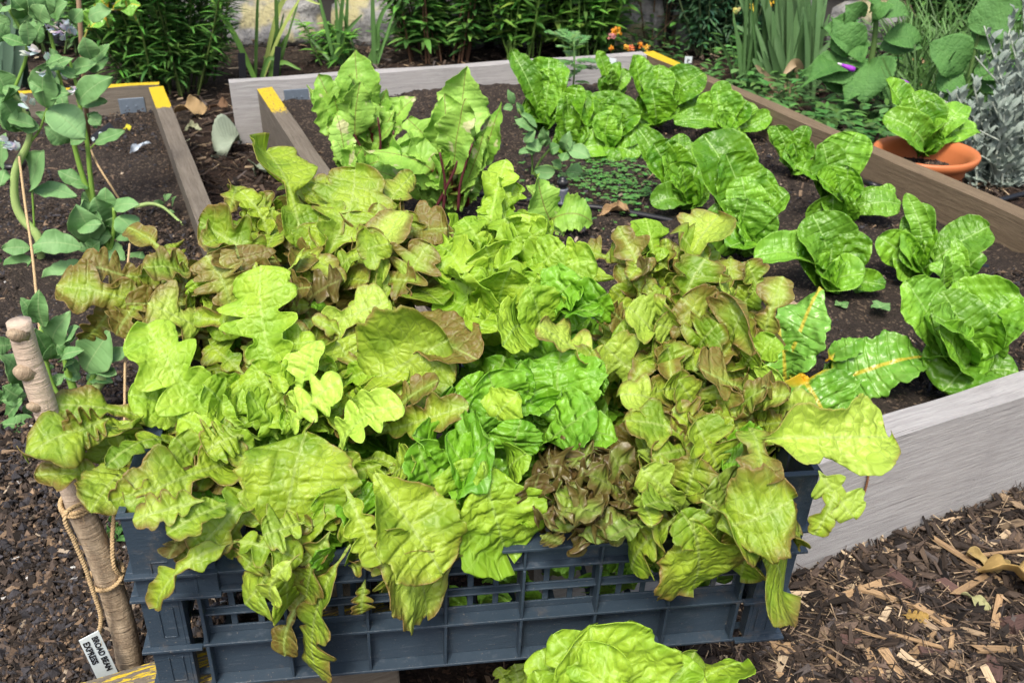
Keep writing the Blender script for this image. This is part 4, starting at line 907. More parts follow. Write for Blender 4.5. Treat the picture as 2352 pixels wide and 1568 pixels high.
# loose lettuce on the path in front of the crate
def gp(x, y, z): return at(x, y, z)
lo = thing('lettuce', 'bright green crinkled lettuce lying on the path below the front of the crate', 'lettuce', hp(1410, 1760, 'f.10')*[1, 1, 0])
for sp in (((1410,1760),(1350,1418),300,'lime',0,.09), ((1380,1700),(1262,1445),130,'lime',0,.085), ((1430,1700),(1445,1412),150,'lime',0,.07), ((1480,1740),(1560,1480),190,'lime',0,.08),
           ((1540,1680),(1600,1485),90,'oak',.30,.05), ((1520,1680),(1712,1520),110,'lime',.12,.06), ((1290,1740),(1222,1530),90,'lime',0,.09), ((1560,1720),(1680,1560),120,'lime',.1,.07),
           ((1480,1700),(1600,1510),120,'lime',.1,.10), ((1330,1700),(1400,1470),170,'lime',0,.11), ((1300,1720),(1240,1480),120,'lime',0,.07), ((1640,1700),(1640,1540),120,'oak',.2,.06)):
    (b, t, w, m, rd, f0) = sp; P0, P1 = hp(*b, 'f%.3f' % (f0+.01)), hp(*t, 'f%.3f' % (f0-.015)); mid = (P0+P1)/2; g = G()
    leaf(g, P0, P1, w/FPX*depth(mid)*1.05, nrm(CAMP-mid)+[0, 0, .7], 'lime' if m == 'lime' else 'oak', .18, seed=int(w*13+b[0]), red=rd, pale=.15, cup=.25, ruf=1.25, res=1.4, dl=.1)
    g.build('leaf', MAT[m], parent=lo, thick=.0006)
lo2 = thing('lettuce_scrap', 'small torn pale lettuce leaf on the dark path under the crate', 'leaf scrap', at(1190, 1560, .02))
for (b, t, w) in (((1200,1600),(1180,1520),60), ((1190,1590),(1230,1545),50), ((1180,1580),(1140,1530),40)):
    P0, P1 = at(*b, .02), at(*t, .05); g = G(); leaf(g, P0, P1, w/FPX*depth(P1), nrm(CAMP-P0), 'lime', .1, seed=w, red=.1, pale=.4, ruf=1.5); g.build('leaf', MAT['oak'], parent=lo2)
# ---------------------------------------------------------------- plants in the right bed
def bedplant(root, base, spec, mat, kind, zb, stalk=None, res=1.0, wk=1.1, archr=(.05,.18), cupr=(.35,.8), ruf=.42, faceup=.5, seed=1, extra=0):
    """leaves from a shared crown: (tip x, tip y, width px, dY towards the viewer negative, options)"""
    r = np.random.default_rng(seed); B = at(base[0], base[1], zb); Bc = B.copy()
    if extra:
        more = []
        for k in range(extra):
            q = spec[int(r.integers(len(spec)))]; f = r.uniform(.45, .8)
            more.append((base[0]+(q[0]-base[0])*f+r.normal()*(34 if kind == 'beet' else 18), base[1]+(q[1]-base[1])*f+r.normal()*(22 if kind == 'beet' else 12), q[2]*r.uniform(.6, .85), -.02+r.normal()*.03, dict(st=r.uniform(.3, .5)) if kind == 'beet' else {}))
        spec = list(spec)+more
    for i, sp in enumerate(spec):
        tx, ty, w = sp[:3]; dY = sp[3] if len(sp) > 3 else 0; op = sp[4] if len(sp) > 4 else {}
        P1 = atY(tx, ty, Bc[1]+dY)
        bz = op.get('b'); P0 = atY(bz[0], bz[1], Bc[1]+dY*.35) if bz else Bc+np.array([r.normal()*.006, dY*.12, .005])
        if P0[2] < zb-.01: P0[2] = zb
        mid = (P0+P1)/2; Wm = w/FPX*depth(P1)*wk
        outw = nrm((P1-P0)*[1, 1, 0]+[0, 1e-6, 0])
        N = nrm(nrm(CAMP-mid)*1.0+np.array([0, 0, faceup])-outw*.35+r.normal(size=3)*.15+np.array([op.get('nx', 0), 0, 0]))
        if op.get('flip'): N = -N
        g = G()
        leaf(g, P0, P1, Wm, N, op.get('kind', kind), arch=op.get('arch', r.uniform(*archr)), seed=int(r.integers(1, 9e5)), red=op.get('r', float(r.choice([0, .2, .5, .9])) if kind == 'rom' else 0), pale=op.get('p', r.uniform(0, .5)),
             cup=op.get('cup', r.uniform(*cupr)), ruf=op.get('ruf', ruf), twist=r.uniform(-.25, .25), res=res, bend=op.get('bend'), stalkf=op.get('st', stalk))
        g.build('leaf', MAT[op.get('m', mat)], parent=root, thick=.0005)
GR = 'romaine lettuces growing in rows in the right bed'
ROM = [
 ('upright romaine at the far left of the rows, before the grey back board', (1245,300), [(1172,112,52),(1262,126,95,.03),(1205,150,60,-.02),(1262,152,70,-.02),(1203,268,62,-.05,dict(arch=.3)),(1235,180,60),(1290,190,55),(1215,215,60,-.03),(1270,230,60,-.04)]),
 ('dark shaded romaine between the far left romaine and the heart-shaped one', (1310,350), [(1330,190,60),(1300,215,60),(1350,215,50,.02),(1285,300,55,-.04),(1345,280,60,-.03),(1320,350,50,-.05)]),
 ('compact romaine with a round crinkled heart and two drooping round leaves', (1400,350), [(1315,215,72,.0),(1412,205,110,.03),(1448,232,90,.01),(1412,235,85,-.01),(1385,392,78,-.10,dict(arch=.35,cup=.2)),(1470,362,90,-.07,dict(arch=.35,cup=.2)),(1330,345,65,-.06,dict(arch=.3)),(1480,290,60,-.02),(1370,260,80,-.02)]),
 ('thin young romaine with narrow upright leaves beside the white tag', (1400,235), [(1370,113,30),(1425,140,34),(1447,165,38),(1375,178,45,-.02),(1405,190,35,-.02),(1440,200,30)]),
 ('tall pale romaine with a long leaf reaching right, under the yellow painted board end', (1505,290), [(1455,120,68,.02),(1515,143,66,.02),(1622,165,85,.0,dict(b=(1510,290))),(1495,200,80,-.02),(1560,240,50,-.02),(1455,290,50,-.03),(1545,180,60,.02)]),
 ('dark glossy romaine close to the brown side board, in the back row', (1660,310), [(1645,205,95,.02),(1652,184,50,.04),(1718,230,60,.0),(1543,283,52,-.04,dict(arch=.25)),(1775,262,42,.0),(1690,262,60,-.02),(1640,265,60,-.02),(1700,290,70,-.03,dict(arch=.3))]),
 ('broad romaine with cupped leaves above the seedlings and the black hose', (1575,480), [(1497,325,92,.01),(1590,322,95,.03),(1602,378,100,-.01),(1463,293,60,.05),(1545,400,80,-.03),(1490,470,60,-.06,dict(arch=.3)),(1630,440,80,-.04),(1560,300,60,.04)]),
 ('largest romaine in the middle of the bed, its light leaves folded into a heart', (1705,585), [(1610,305,130,.07),(1665,345,125,.0),(1752,378,75,.02),(1815,438,90,-.02),(1720,450,150,-.04,dict(cup=.6)),(1665,572,85,-.10,dict(arch=.35)),(1640,430,80,.0),(1780,500,70,-.04),(1700,400,90,.0),(1690,510,120,-.07)]),
 ('small romaine between the dark glossy romaine and the tall wide one', (1825,400), [(1780,285,45),(1856,286,45),(1820,328,50,-.02),(1868,325,50,-.02),(1762,290,40,.02),(1800,345,70,-.03),(1850,370,60,-.04),(1825,390,70,-.05,dict(arch=.3))]),
 ('tall romaine with two big round upright leaves near the terracotta pot', (1915,505), [(1975,298,105,.03),(1885,322,80,.01),(1950,375,80,-.01),(1822,378,48,-.02),(2070,472,68,-.02,dict(arch=.3)),(2060,428,40,.02),(1870,400,90,-.03),(1975,420,80,-.03),(1915,440,110,-.05),(1900,490,90,-.08)]),
 ('romaine with a broad shell-like leaf and a low rounded lip, right of the crate', (1900,665), [(1860,488,120,.02),(1912,515,150,.0),(1722,592,85,-.02,dict(arch=.25)),(1992,630,90,-.06,dict(arch=.3)),(2035,656,48,-.04,dict(arch=.3)),(1940,600,100,-.04),(1870,620,90,-.05),(1960,560,70)]),
 ('loose romaine with one long leaf pointing right at the brown side board', (2100,640), [(2013,540,75,.0),(2075,522,100,.0),(2078,438,42,.03),(2122,460,68,.02),(2277,518,95,.0,dict(b=(2110,630),arch=.12)),(2150,520,80,-.01),(2045,590,80,-.03),(2100,580,100,-.04),(2150,600,60,-.03)]),
 ('young romaine seedling with three small spoon leaves behind the large right one', (2190,690), [(2185,568,50),(2262,580,52),(2128,605,42,-.02,dict(arch=.25)),(2190,540,32,.02),(2230,630,50,-.02)]),
 ('biggest romaine at the right edge, beside the grey front board', (2205,875), [(2070,638,120,.02),(2158,662,115,.02),(2350,672,165,.03),(2290,715,140,-.02),(2160,905,165,-.09,dict(arch=.35,cup=.15)),(2345,855,75,-.05,dict(arch=.3)),(2120,720,120,-.01),(2230,760,120,-.03),(2200,820,130,-.07),(2290,820,110,-.06),(2200,640,60,.04)]),
 ('small lone romaine in the gap right behind the crate, below the largest one', (1720,690), [(1688,604,52),(1735,612,30),(1650,650,60,-.02),(1765,650,30,-.02),(1700,640,50,-.02)]),
]
for i, (lab, base, spec) in enumerate(ROM):
    root = thing('romaine_lettuce', lab, 'romaine', at(base[0], base[1], ZS), GR)
    bedplant(root, base, spec, 'rom', 'rom', ZS, res=1.25, seed=100+i, wk=1.15, extra=3)
# chard
root = thing('chard', 'yellow-stemmed chard with blistered glossy leaves right of the crate', 'chard', at(1850, 880, ZS))
bedplant(root, (1835,890), [(1885,648,115,.04,dict(b=(1785,880),st=.12)),(1788,722,100,.03,dict(b=(1790,860),st=.05)),(2160,815,115,.0,dict(b=(1885,905),st=.1,arch=.15)),(1992,783,42,.03,dict(b=(1895,830),st=.1)),
  (1905,978,150,-.10,dict(b=(1838,862),st=.25,arch=.3,cup=.15)),(1800,800,90,.0,dict(b=(1800,880),st=.1)),(1760,770,60,.03),(1945,880,80,.02,dict(b=(1880,900),st=.1))], 'chard', 'chard', ZS, seed=9, wk=1.25, ruf=.9, cupr=(.15,.35))
# beets
GBt = 'beets growing in the right bed behind the crate'
BT = [('beet plant with a tall white-blotched leaf at the far left end of the bed', (850,395), [(812,92,98,.02,dict(p=.3)),(722,152,100,.0),(925,212,75,.02),(690,182,45,.0),(895,190,60,.03),(740,230,90,-.02),(970,210,60,.02),(790,230,80,-.01),(930,250,70,-.01)]),
 ('beet plant with a tall upright scalloped leaf on red stems', (1040,480), [(1078,128,112,.03,dict(b=(1065,450),st=.45,p=.8)),(1020,195,95,.03),(925,255,125,-.01),(812,345,95,-.03,dict(arch=.3)),(1030,290,80,-.02),(1090,372,90,-.02),(985,330,110,-.02),(1160,215,60,.03),(950,392,90,-.05),(1085,440,80,-.05),(1130,300,70,.0),(900,330,110,-.04)]),
 ('low beet plant with a large grey-green leaf and one leaf lying over the black hose', (1262,530), [(1232,388,78,.0,dict(st=.15)),(1370,515,80,-.02,dict(st=.1,arch=.25,b=(1262,505))),(1200,420,60,.0,dict(st=.2,p=1)),(1225,450,60,.02),(1300,535,60,-.04)]),
 ('beet seedling with withered cream leaves in front of the left side board', (800,430), [(770,250,55,.0,dict(p=1,r=0)),(760,300,50,-.02,dict(p=1)),(840,330,60,-.02),(880,370,80,-.03),(790,330,60,-.02)])]
for i, (lab, base, spec) in enumerate(BT):
    root = thing('beet_plant', lab, 'beet', at(base[0], base[1], ZS), GBt)
    bedplant(root, base, spec, 'beet', 'beet', ZS, seed=200+i, ruf=1.0, cupr=(.1,.4), wk=1.12, extra=(18, 22, 0, 9)[i])
    if i < 2:
        sts = [[(1018,485),(1022,420),(1010,350)],[(1052,485),(1058,420),(1085,330)],[(1000,480),(1040,400),(1050,370)]] if i else [[(868,395),(874,330),(868,270)],[(850,400),(835,350),(800,290)],[(880,398),(895,350),(905,300)]]
        Yb = at(base[0], base[1], ZS)[1]
        for st_ in sts:
            g = G(); tube(g, [atY(a, b, Yb-.09) for a, b in st_], [.0036, .0030, .0022], 8, lc=(.085,.018,.022), smoothk=5); g.build('stalk', MAT['stem'], parent=root)
# withered leaves on soil
def dryleaf(name, label, cat, x, y, z, w, L, ang, col, seed, grp=None, up=.006):
    g = G(); c = at(x, y, z+up); a = math.radians(ang); d = np.array([math.cos(a), math.sin(a), .12])*L/2
    leaf(g, c-d, c+d, w, [.1, -.3, 1], 'oak' if seed % 2 else 'fox', .15, seed=seed, cup=.5, ruf=1.6)
    for k in range(len(g.lc)): g.lc[k] = np.broadcast_to(np.array(col), g.lc[k].shape)
    o = g.build(name, MAT['dry'], loc=c, thick=.0006); tag(o, label, cat, grp); OFF[o.name] = c
DL = [('crumpled pale tan leaf on the path beside the yellow board end', 430,262,.075,.13,20,(.40,.28,.14),3), ('pale green dry leaf curl lying at the far end of the path', 445,300,.03,.06,0,(.42,.44,.28),5),
 ('yellowish dry leaf by the foot of the back board end', 560,265,.03,.045,30,(.45,.40,.2),7), ('large grey-green wilted leaf in the middle of the path', 520,340,.11,.13,60,(.36,.43,.33),8),
 ('ragged silver-green leaf just behind the crate on the path', 595,392,.06,.09,-50,(.28,.34,.24),9), ('brown dry leaf in the far path corner', 500,250,.03,.07,10,(.2,.12,.07),11),
 ('light brown curled leaf on the black hose', 1410,490,.035,.075,5,(.45,.30,.16),13), ('cream dry leaf strip on the bark beside the grey board', 2262,1290,.03,.05,-40,(.55,.42,.18),15),
 ('big torn yellow-tan leaf on the bark at the right edge', 2320,1330,.07,.10,-30,(.55,.38,.14),17), ('small ochre leaf curl between the bark splinters', 2100,1420,.02,.03,-30,(.5,.33,.1),19),
 ('pale green leaf curl on the bark mulch', 2230,1380,.018,.05,-50,(.5,.5,.25),21), ('withered tan leaf behind the crate corner under the shell-leaved romaine', 1800,705,.03,.06,20,(.55,.42,.30),23),
 ('yellow leaf scrap near the back board in the bean bed', 292,295,.02,.025,0,(.6,.55,.05),25), ('brown shrivelled leaf between the tall pale romaine and the dark one', 1575,262,.04,.05,80,(.3,.2,.12),27)]
for (lab, x, y, w, L, ang, col, sd) in DL:
    inbed = x > 1300 and y < 900
    dryleaf('dry_leaf', lab, 'dry leaf', x, y, ZS if inbed else (ZL if x < 300 else .01), w, L, ang, col, sd, 'dry leaves lying about')
# white paper scraps in the left bed
g = G(); c = at(325, 345, ZL+.008); leaf(g, c-[.02, .03, 0], c+[.02, .03, .01], .022, [0, -.5, 1], 'fox', .1, seed=4, ruf=1.5)
for k in range(len(g.lc)): g.lc[k] = np.broadcast_to(np.array((.6,.68,.75)), g.lc[k].shape)
o = g.build('feather', MAT['dry'], loc=c); tag(o, 'small white feather lying on the bean bed compost', 'feather')

# seedlings / weeds
g = G(); r = np.random.default_rng(8)
xs = np.concatenate([r.normal(1400, 55, 260), r.normal(1470, 60, 120), r.uniform(1180, 1500, 60), r.uniform(1240, 1300, 40)]); ys = np.concatenate([r.normal(385, 38, 260), r.normal(430, 35, 120), r.uniform(260, 480, 60), r.uniform(250, 290, 40)])
for x, y in zip(xs, ys):
    p = at(x, y, ZS+.004+r.uniform(0, .012)); k = r.integers(2, 5); a0 = r.uniform(0, 6.28)
    D = np.array([[math.cos(a0+j*6.28/k), math.sin(a0+j*6.28/k), .25] for j in range(k)])
    small_leaves(g, np.repeat([p], k, 0), D, np.tile([0, -.2, 1.], (k, 1)), r.uniform(.006, .013), r.uniform(.005, .009), (.10,.25,.06), .2, 3, .1, .2, seed=int(r.integers(1e5)))
o = g.build('seedlings', MAT['foliage'], loc=(0, 0, 0)); setting(o, 'stuff', 'carpet of tiny round-leaved seedlings beside the black hose', 'seedlings')
for i, (x, y, s, z, lab) in enumerate([(1932,702,.016,ZS,'small four-leaved clover sprout below the shell-leaved romaine'), (2022,708,.022,ZS,'larger clover sprout right of the four-leaved one'), (1975,900,.014,ZS,'tiny curled seedling near the grey front board'),
      (1545,600,.02,ZS,'clover sprout between the crate and the broad romaine'), (2110,505,.012,ZS,'little weed sprout behind the loose romaine')]):
    g = G(); p = at(x, y, z+.008)
    for j in range(4):
        a = j*1.57+.4; leaf(g, p, p+s*np.array([math.cos(a), math.sin(a), .25]), s*.9, [0, 0, 1], 'bean', .1, seed=j+i*7, cup=.2, ruf=.4, res=.4)
    o = g.build('clover', MAT['bean'], loc=p); tag(o, lab, 'weed', 'weed sprouts in the right bed')
# potato-like weed plants with compound leaves
def compound(name, lab, cat, base, zb, items, mat, stemcol, kind='bean', dY=0, grp=None, sr=.0022, archs=(.05,.15), wk=1.0, ruf=.5, stems=None, nup=.6):
    B = at(base[0], base[1], zb); root = thing(name, lab, cat, B, grp); r = np.random.default_rng(int(base[0]*7+base[1]))
    gs = G()
    for st in (stems or []):
        pts = [atY(x, y, B[1]+dY+(q[0] if q else 0)) for (x, y, *q) in st[0]]
        tube(gs, pts, st[1], 8, lc=st[2] if len(st) > 2 else stemcol, smoothk=6)
    if gs.n: gs.build('stem', MAT['stem'], parent=root)
    for (bx, by, tx, ty, w, *op) in items:
        op = op[0] if op else {}
        d0 = dY+op.get('d', r.uniform(-.02, .02)); P0 = atY(bx, by, B[1]+d0); P1 = atY(tx, ty, B[1]+d0+op.get('dt', r.uniform(-.03, .0)))
        mid = (P0+P1)/2; g = G()
        leaf(g, P0, P1, w/FPX*depth(mid)*wk, nrm(CAMP-mid)+np.array([0, 0, nup])+r.normal(size=3)*.22, op.get('kind', kind), r.uniform(*archs), seed=int(r.integers(1e5)), pale=op.get('p', r.uniform(0, .5)), cup=op.get('cup', r.uniform(.0, .35)), ruf=ruf, twist=r.uniform(-.2, .2), res=.8)
        g.build('leaf', MAT[op.get('m', mat)], parent=root, thick=.0005)
    return root
compound('potato_plant', 'grey-green potato seedling with oval leaflets between the beets and the romaine', 'potato plant', (1222,410), ZS,
  [(1228,300,1180,275,26),(1232,295,1195,262,24),(1230,300,1205,330,22),(1215,320,1240,350,34),(1250,335,1248,290,26),(1262,350,1285,335,26),(1290,345,1310,300,28),(1305,345,1355,365,34),(1300,350,1290,372,24),
   (1330,345,1300,330,20),(1240,340,1262,300,24),(1230,350,1190,352,22),(1275,395,1225,390,30),(1285,395,1300,430,26),(1300,395,1345,400,38),(1320,400,1355,440,26),(1290,385,1265,372,22),(1180,240,1165,205,18),(1178,245,1155,250,16),(1200,262,1185,235,16)],
  'bean', (.13,.24,.05), stems=[([(1222,410),(1240,370),(1270,335)], .0030), ([(1222,410),(1222,360),(1215,300),(1190,250)], .0025), ([(1222,410),(1250,380),(1285,390)], .0018)], wk=1.15)
# marigold: stem with ferny leaves
g0 = thing('marigold', 'feathery light green marigold plant standing against the grey back board', 'marigold', at(1315, 225, ZS))
g = G(); B = at(1315, 225, ZS); top = atY(1318, 95, B[1]); tube(g, [B, (B+top)/2+[.004, 0, 0], top], .003, 8, lc=(.12,.24,.06)); g.build('stem', MAT['stem'], parent=g0)
g = G(); r = np.random.default_rng(4)
for i in range(26):
    u = r.uniform(.25, 1.02); p = B+(top-B)*u; a = r.uniform(0, 6.28); L = .075*(.6+.7*u)*r.uniform(.7, 1.1); d = nrm([math.cos(a), math.sin(a)*.8, .25+.7*max(0, u-.7)*2])
    side = nrm(np.cross(d, [0, 0, 1.]))
    for sgn in (-1, 1):
        k = 7; f = np.linspace(.15, .95, k)
        Pp = p+d*L*f[:, None]-np.array([0, 0, 1])*(f**2*L*.25)[:, None]; D = np.tile(d*.8+side*sgn*.9, (k, 1))
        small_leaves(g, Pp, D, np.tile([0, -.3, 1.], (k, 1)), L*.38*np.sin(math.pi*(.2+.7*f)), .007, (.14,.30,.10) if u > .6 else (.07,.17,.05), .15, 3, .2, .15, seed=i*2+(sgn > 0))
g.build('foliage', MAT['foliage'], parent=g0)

# ---------------------------------------------------------------- irrigation
g = G(); pts = [at(1060, 445, ZS+.008), at(1150, 452, ZS+.008), at(1290, 468, ZS+.010), at(1420, 484, ZS+.010), at(1600, 520, ZS+.008), at(1700, 560, ZS+.004)]
hose = thing('irrigation_hose', 'black irrigation hose crossing the bed behind the crate', 'hose', pts[2])
tube(g, pts, .0068, 12, smoothk=8, lc=(0,0,0)); g.build('pipe', MAT['black_plastic'], parent=hose)
c = at(1291, 468, ZS+.012); g = G(); lathe(g, c, [(.0,0),(.0125,.0),(.0125,.006),(.0105,.007),(.0125,.020),(.0135,.034),(.0135,.037),(.008,.038)], 24)
for k in range(12):
    a = k*math.pi/6; box(g, c+[.0112*math.cos(a)-.0006, .0112*math.sin(a)-.0006, .007], [.0014, 0, 0], [0, .0014, 0], [0, 0, .026])
g.build('connector', MAT['grey_plastic'], parent=hose)
g = G(); lathe(g, c, [(.009,.038),(.0095,.042),(.0118,.044),(.0118,.056),(.0095,.058),(.0075,.060),(.0075,.064),(.0001,.064)], 24)
for k in range(16):
    a = k*math.pi/8; box(g, c+[.0116*math.cos(a)-.0008, .0116*math.sin(a)-.0008, .0445], [.0016, 0, 0], [0, .0016, 0], [0, 0, .011])
g.build('cap', MAT['black_plastic'], parent=hose)
g = G(); pts = [at(1985, 418, ZS+.004), at(2003, 424, ZS+.012), at(2030, 432, ZS+.004)]; tube(g, pts, .007, 10, smoothk=5)
o = g.build('hose_end', MAT['black_plastic'], loc=pts[0]); tag(o, 'short bit of black hose showing behind the tall romaine', 'hose')
g = G(); pts = [at(2290, 462, .02), at(2352, 446, .02), at(2460, 430, .02)]; tube(g, pts, .008, 10, smoothk=5)
o = g.build('hose_end', MAT['black_plastic'], loc=pts[0]); tag(o, 'black hose on the ground at the right edge, outside the bed', 'hose')
g = G(); pts = [at(-60, 375, ZL+.004), at(30, 385, ZL+.008), at(60, 372, ZL-.005)]; tube(g, pts, .008, 10, smoothk=5)
o = g.build('hose_end', MAT['black_plastic'], loc=pts[0]); tag(o, 'black hose end in the bean bed at the left edge', 'hose')

# ---------------------------------------------------------------- plant tags
def tagplate(name, lab, A, B_, w, mat, t=.0012, grp=None, text=None, tmat=None):
    """flat marker from foot A to top B_, w wide, facing the camera as it stands in the soil"""
    A = np.asarray(A, float); B_ = np.asarray(B_, float); ax = B_-A; L = np.linalg.norm(ax); ax /= L
    N = nrm(CAMP-(A+B_)/2); N = nrm(N-ax*np.dot(N, ax)); S = np.cross(ax, N)
    g = G(); box(g, A-S*w/2-N*t, S*w, ax*L, N*t)
    o = g.build(name, MAT[mat], smooth=False, loc=A, bevel=.0004); tag(o, lab, 'plant label', grp)
    for (s, size, u, v, ang, shear) in (text or []):
        cu = bpy.data.curves.new('lettering', 'FONT'); cu.body = s; cu.size = size; cu.extrude = .0001; cu.offset = size*.030; cu.shear = shear; cu.space_character = 1.02
        to = bpy.data.objects.new('lettering', cu); SC.collection.objects.link(to); to.parent = o; cu.materials.append(MAT[tmat])
        M = Matrix(((S[0], ax[0], N[0]), (S[1], ax[1], N[1]), (S[2], ax[2], N[2])))
        rot = M @ Matrix.Rotation(math.radians(ang), 3, 'Z'); p = A+ax*u*L+S*v*w+N*.0006
        to.matrix_local = Matrix.Translation(Vector(p-A)) @ rot.to_4x4()
        bpy.context.view_layer.update()
        me = bpy.data.meshes.new_from_object(to.evaluated_get(bpy.context.evaluated_depsgraph_get())); ml = to.matrix_local.copy()
        bpy.data.objects.remove(to); to = bpy.data.objects.new('lettering', me); SC.collection.objects.link(to); to.parent = o; to.matrix_local = ml
    return o
GTG = 'plant labels'
# white label: its long axis lies in the picture from upper left to lower right, foot behind the board
Yl = at(285, 1560, ZL)[1]+.01
Yl = at(240, 1545, .160)[1]
tagplate('plant_label', 'white plastic label with black handwriting BROAD BEAN EXPRESS stuck in by the stick', atY(278, 1615, Yl), atY(204, 1459, Yl), .0190, 'white_plastic', grp=GTG,
  text=[('BROAD BEAN', .0074, .965, .06, -90, .1), ('EXPRESS', .0078, .95, -.40, -90, .12)], tmat='ink')
tagplate('plant_label', 'black label with pale chalk writing among the bean stems', at(212, 330, ZL-.005), at(262, 293, ZL+.025), .036, 'black_plastic', grp=GTG, text=[('Carrots', .013, .42, -.38, 0, .2), ('St', .012, .08, -.38, 0, .2)], tmat='chalk_ink')
tagplate('plant_label', 'blank black label standing on the left by the back board end', at(560, 205, .10), atY(554, 122, at(560, 205, .10)[1]), .024, 'black_plastic', grp=GTG)
tagplate('plant_label', 'blank black label leaning right behind the beet bed corner', at(631, 205, .10), atY(639, 108, at(631, 205, .10)[1]), .020, 'black_plastic', grp=GTG)
tagplate('plant_label', 'blank white label stuck in against the grey back board', at(1398, 190, ZS), atY(1408, 134, at(1398, 190, ZS)[1]), .024, 'white_plastic', grp=GTG)
tagplate('plant_label', 'small black label with white marks behind the biggest romaine', at(2254, 645, ZS), at(2262, 606, ZS+.012), .016, 'black_plastic', grp=GTG, text=[('sp', .012, .45, -.40, 0, 0)], tmat='chalk_ink')
tagplate('plant_label', 'tiny white label with a dark mark on the border beyond the yellow board end', at(1580, 150, .0), atY(1582, 130, at(1580, 150, 0)[1]), .03, 'white_plastic', grp=GTG, text=[('r', .03, .25, -.2, 0, 0)], tmat='ink')

# ---------------------------------------------------------------- stick and twine
Ys = at(305, 1535, ZL)[1]
stick = thing('wooden_stick', 'peeled hazel stick with knobbly top standing by the crate', 'stick', atY(300, 1545, Ys))
pts = [atY(312, 1600, Ys), atY(280, 1430, Ys), atY(228, 1270, Ys), atY(170, 1130, Ys), atY(118, 980, Ys), atY(75, 850, Ys), atY(42, 738, Ys)]
rr = np.array([54, 57, 58, 56, 54, 56, 53])/2/FPX*np.array([depth(p) for p in pts])
g = G(); tube(g, pts, rr, 22, smoothk=7, rough=.035, seed=4); o = g.build('shaft', MAT['bark'], parent=stick)
g = G(); kn = atY(62, 845, Ys-.012)
for (x, y, s_) in ((60, 850, .009), (44, 765, .007), (88, 930, .006)):
    a = atY(x, y, Ys-.008); tube(g, [a+[.0, .006, -.004], a+[-.003, -.002, .0], a+[-.006, -.006, .003]], [s_, s_*.8, s_*.35], 10, rough=.1)
g.build('knot', MAT['bark'], parent=stick)
def twine(lab, pts, r=.0019, mat='twine', grp='twine ties', fuzz=12, name='twine', cat='twine'):
    P = catmull(pts, 10); g = G(); T = np.gradient(P, axis=0); T /= np.linalg.norm(T, axis=1)[:, None]
    L = np.concatenate([[0], np.cumsum(np.linalg.norm(np.diff(P, axis=0), axis=1))]); n = max(8, int(L[-1]/.0012)); n = min(n, 500)
    Q = np.stack([np.interp(np.linspace(0, L[-1], n), L, P[:, k]) for k in range(3)], 1); T = np.gradient(Q, axis=0); T /= np.linalg.norm(T, axis=1)[:, None]+1e-9
    A = np.cross(T, [.3, .2, .9]); A /= np.linalg.norm(A, axis=1)[:, None]; B = np.cross(T, A); ph = np.linspace(0, L[-1], n)/.006*2*math.pi
    for k in (0, 1): tube(g, Q+A*(np.cos(ph+k*math.pi)*r*.6)[:, None]+B*(np.sin(ph+k*math.pi)*r*.6)[:, None], r*.75, 5)
    rr_ = np.random.default_rng(len(lab))
    for i in range(fuzz*3):
        p = Q[rr_.integers(0, n)]; d = rr_.normal(size=3)*.004; tube(g, [p, p+d*.6+rr_.normal(size=3)*.0006, p+d], .00013, 3, cap=False)
    o = g.build(name, MAT[mat], loc=pts[0]); tag(o, lab, cat, grp); return o
def ringpts(y, yl, yr, rad, tilt=0):
    out = []
    return out
def loop_on_stick(px, py, rad_px, dz):
    c = atY(px, py, Ys); R_ = rad_px/2/FPX*depth(c)+.0016; return [c+np.array([R_*math.cos(a), R_*math.sin(a), dz*math.sin(a*1.0)]) for a in np.linspace(0, 2*math.pi, 15)]
l1 = loop_on_stick(178, 1155, 63, .004); l1b = [p+np.array([0, 0, .0035]) for p in l1]; l2 = loop_on_stick(245, 1320, 66, .005)
twine('jute twine wound round the upper part of the stick and hanging to its foot', l1+l1b+[atY(150, 1180, Ys-.03), atY(170, 1240, Ys-.03), atY(195, 1300, Ys-.03), atY(215, 1360, Ys-.028), atY(232, 1420, Ys-.025), atY(220, 1478, Ys-.02)], fuzz=30)
twine('jute twine looped lower round the stick and rising to the crate corner', [atY(262, 1180, Ys+.02), atY(258, 1240, Ys+.0), atY(262, 1300, Ys-.01)]+l2+[atY(275, 1345, Ys+.03), atY(285, 1390, Ys+.03)], fuzz=20)
twine('jute string hanging down through the left bean plant', [at(108, 880, ZL+.06), atY(92, 760, 1.15), atY(75, 590, 1.3), atY(58, 470, 1.45), atY(44, 360, 1.55)], r=.0018, fuzz=20)
twine('jute string slanting across the compost behind the beans', [at(288, 480, ZL+.01), atY(250, 420, 1.95), atY(220, 370, 2.0), atY(200, 320, 2.05)], r=.0019)
twine('upright jute string between the bean leaves and the crate', [atY(286, 990, 1.0), atY(288, 800, 1.15), atY(292, 640, 1.35), atY(298, 560, 1.45)], r=.0016)
nb = np.array([fd[1], -fd[0], 0])
def onboard(x, y):
    r_ = ray(x, y); p = cFL+nb*.004; return CAMP+r_*(np.dot(p-CAMP, nb)/np.dot(r_, nb))
twine('brown string hanging on the face of the grey front board', [onboard(2003, 1050), onboard(1995, 1090), onboard(1985, 1130), onboard(1965, 1155), onboard(1925, 1185), onboard(1905, 1210)], r=.0014, mat='brown_string')
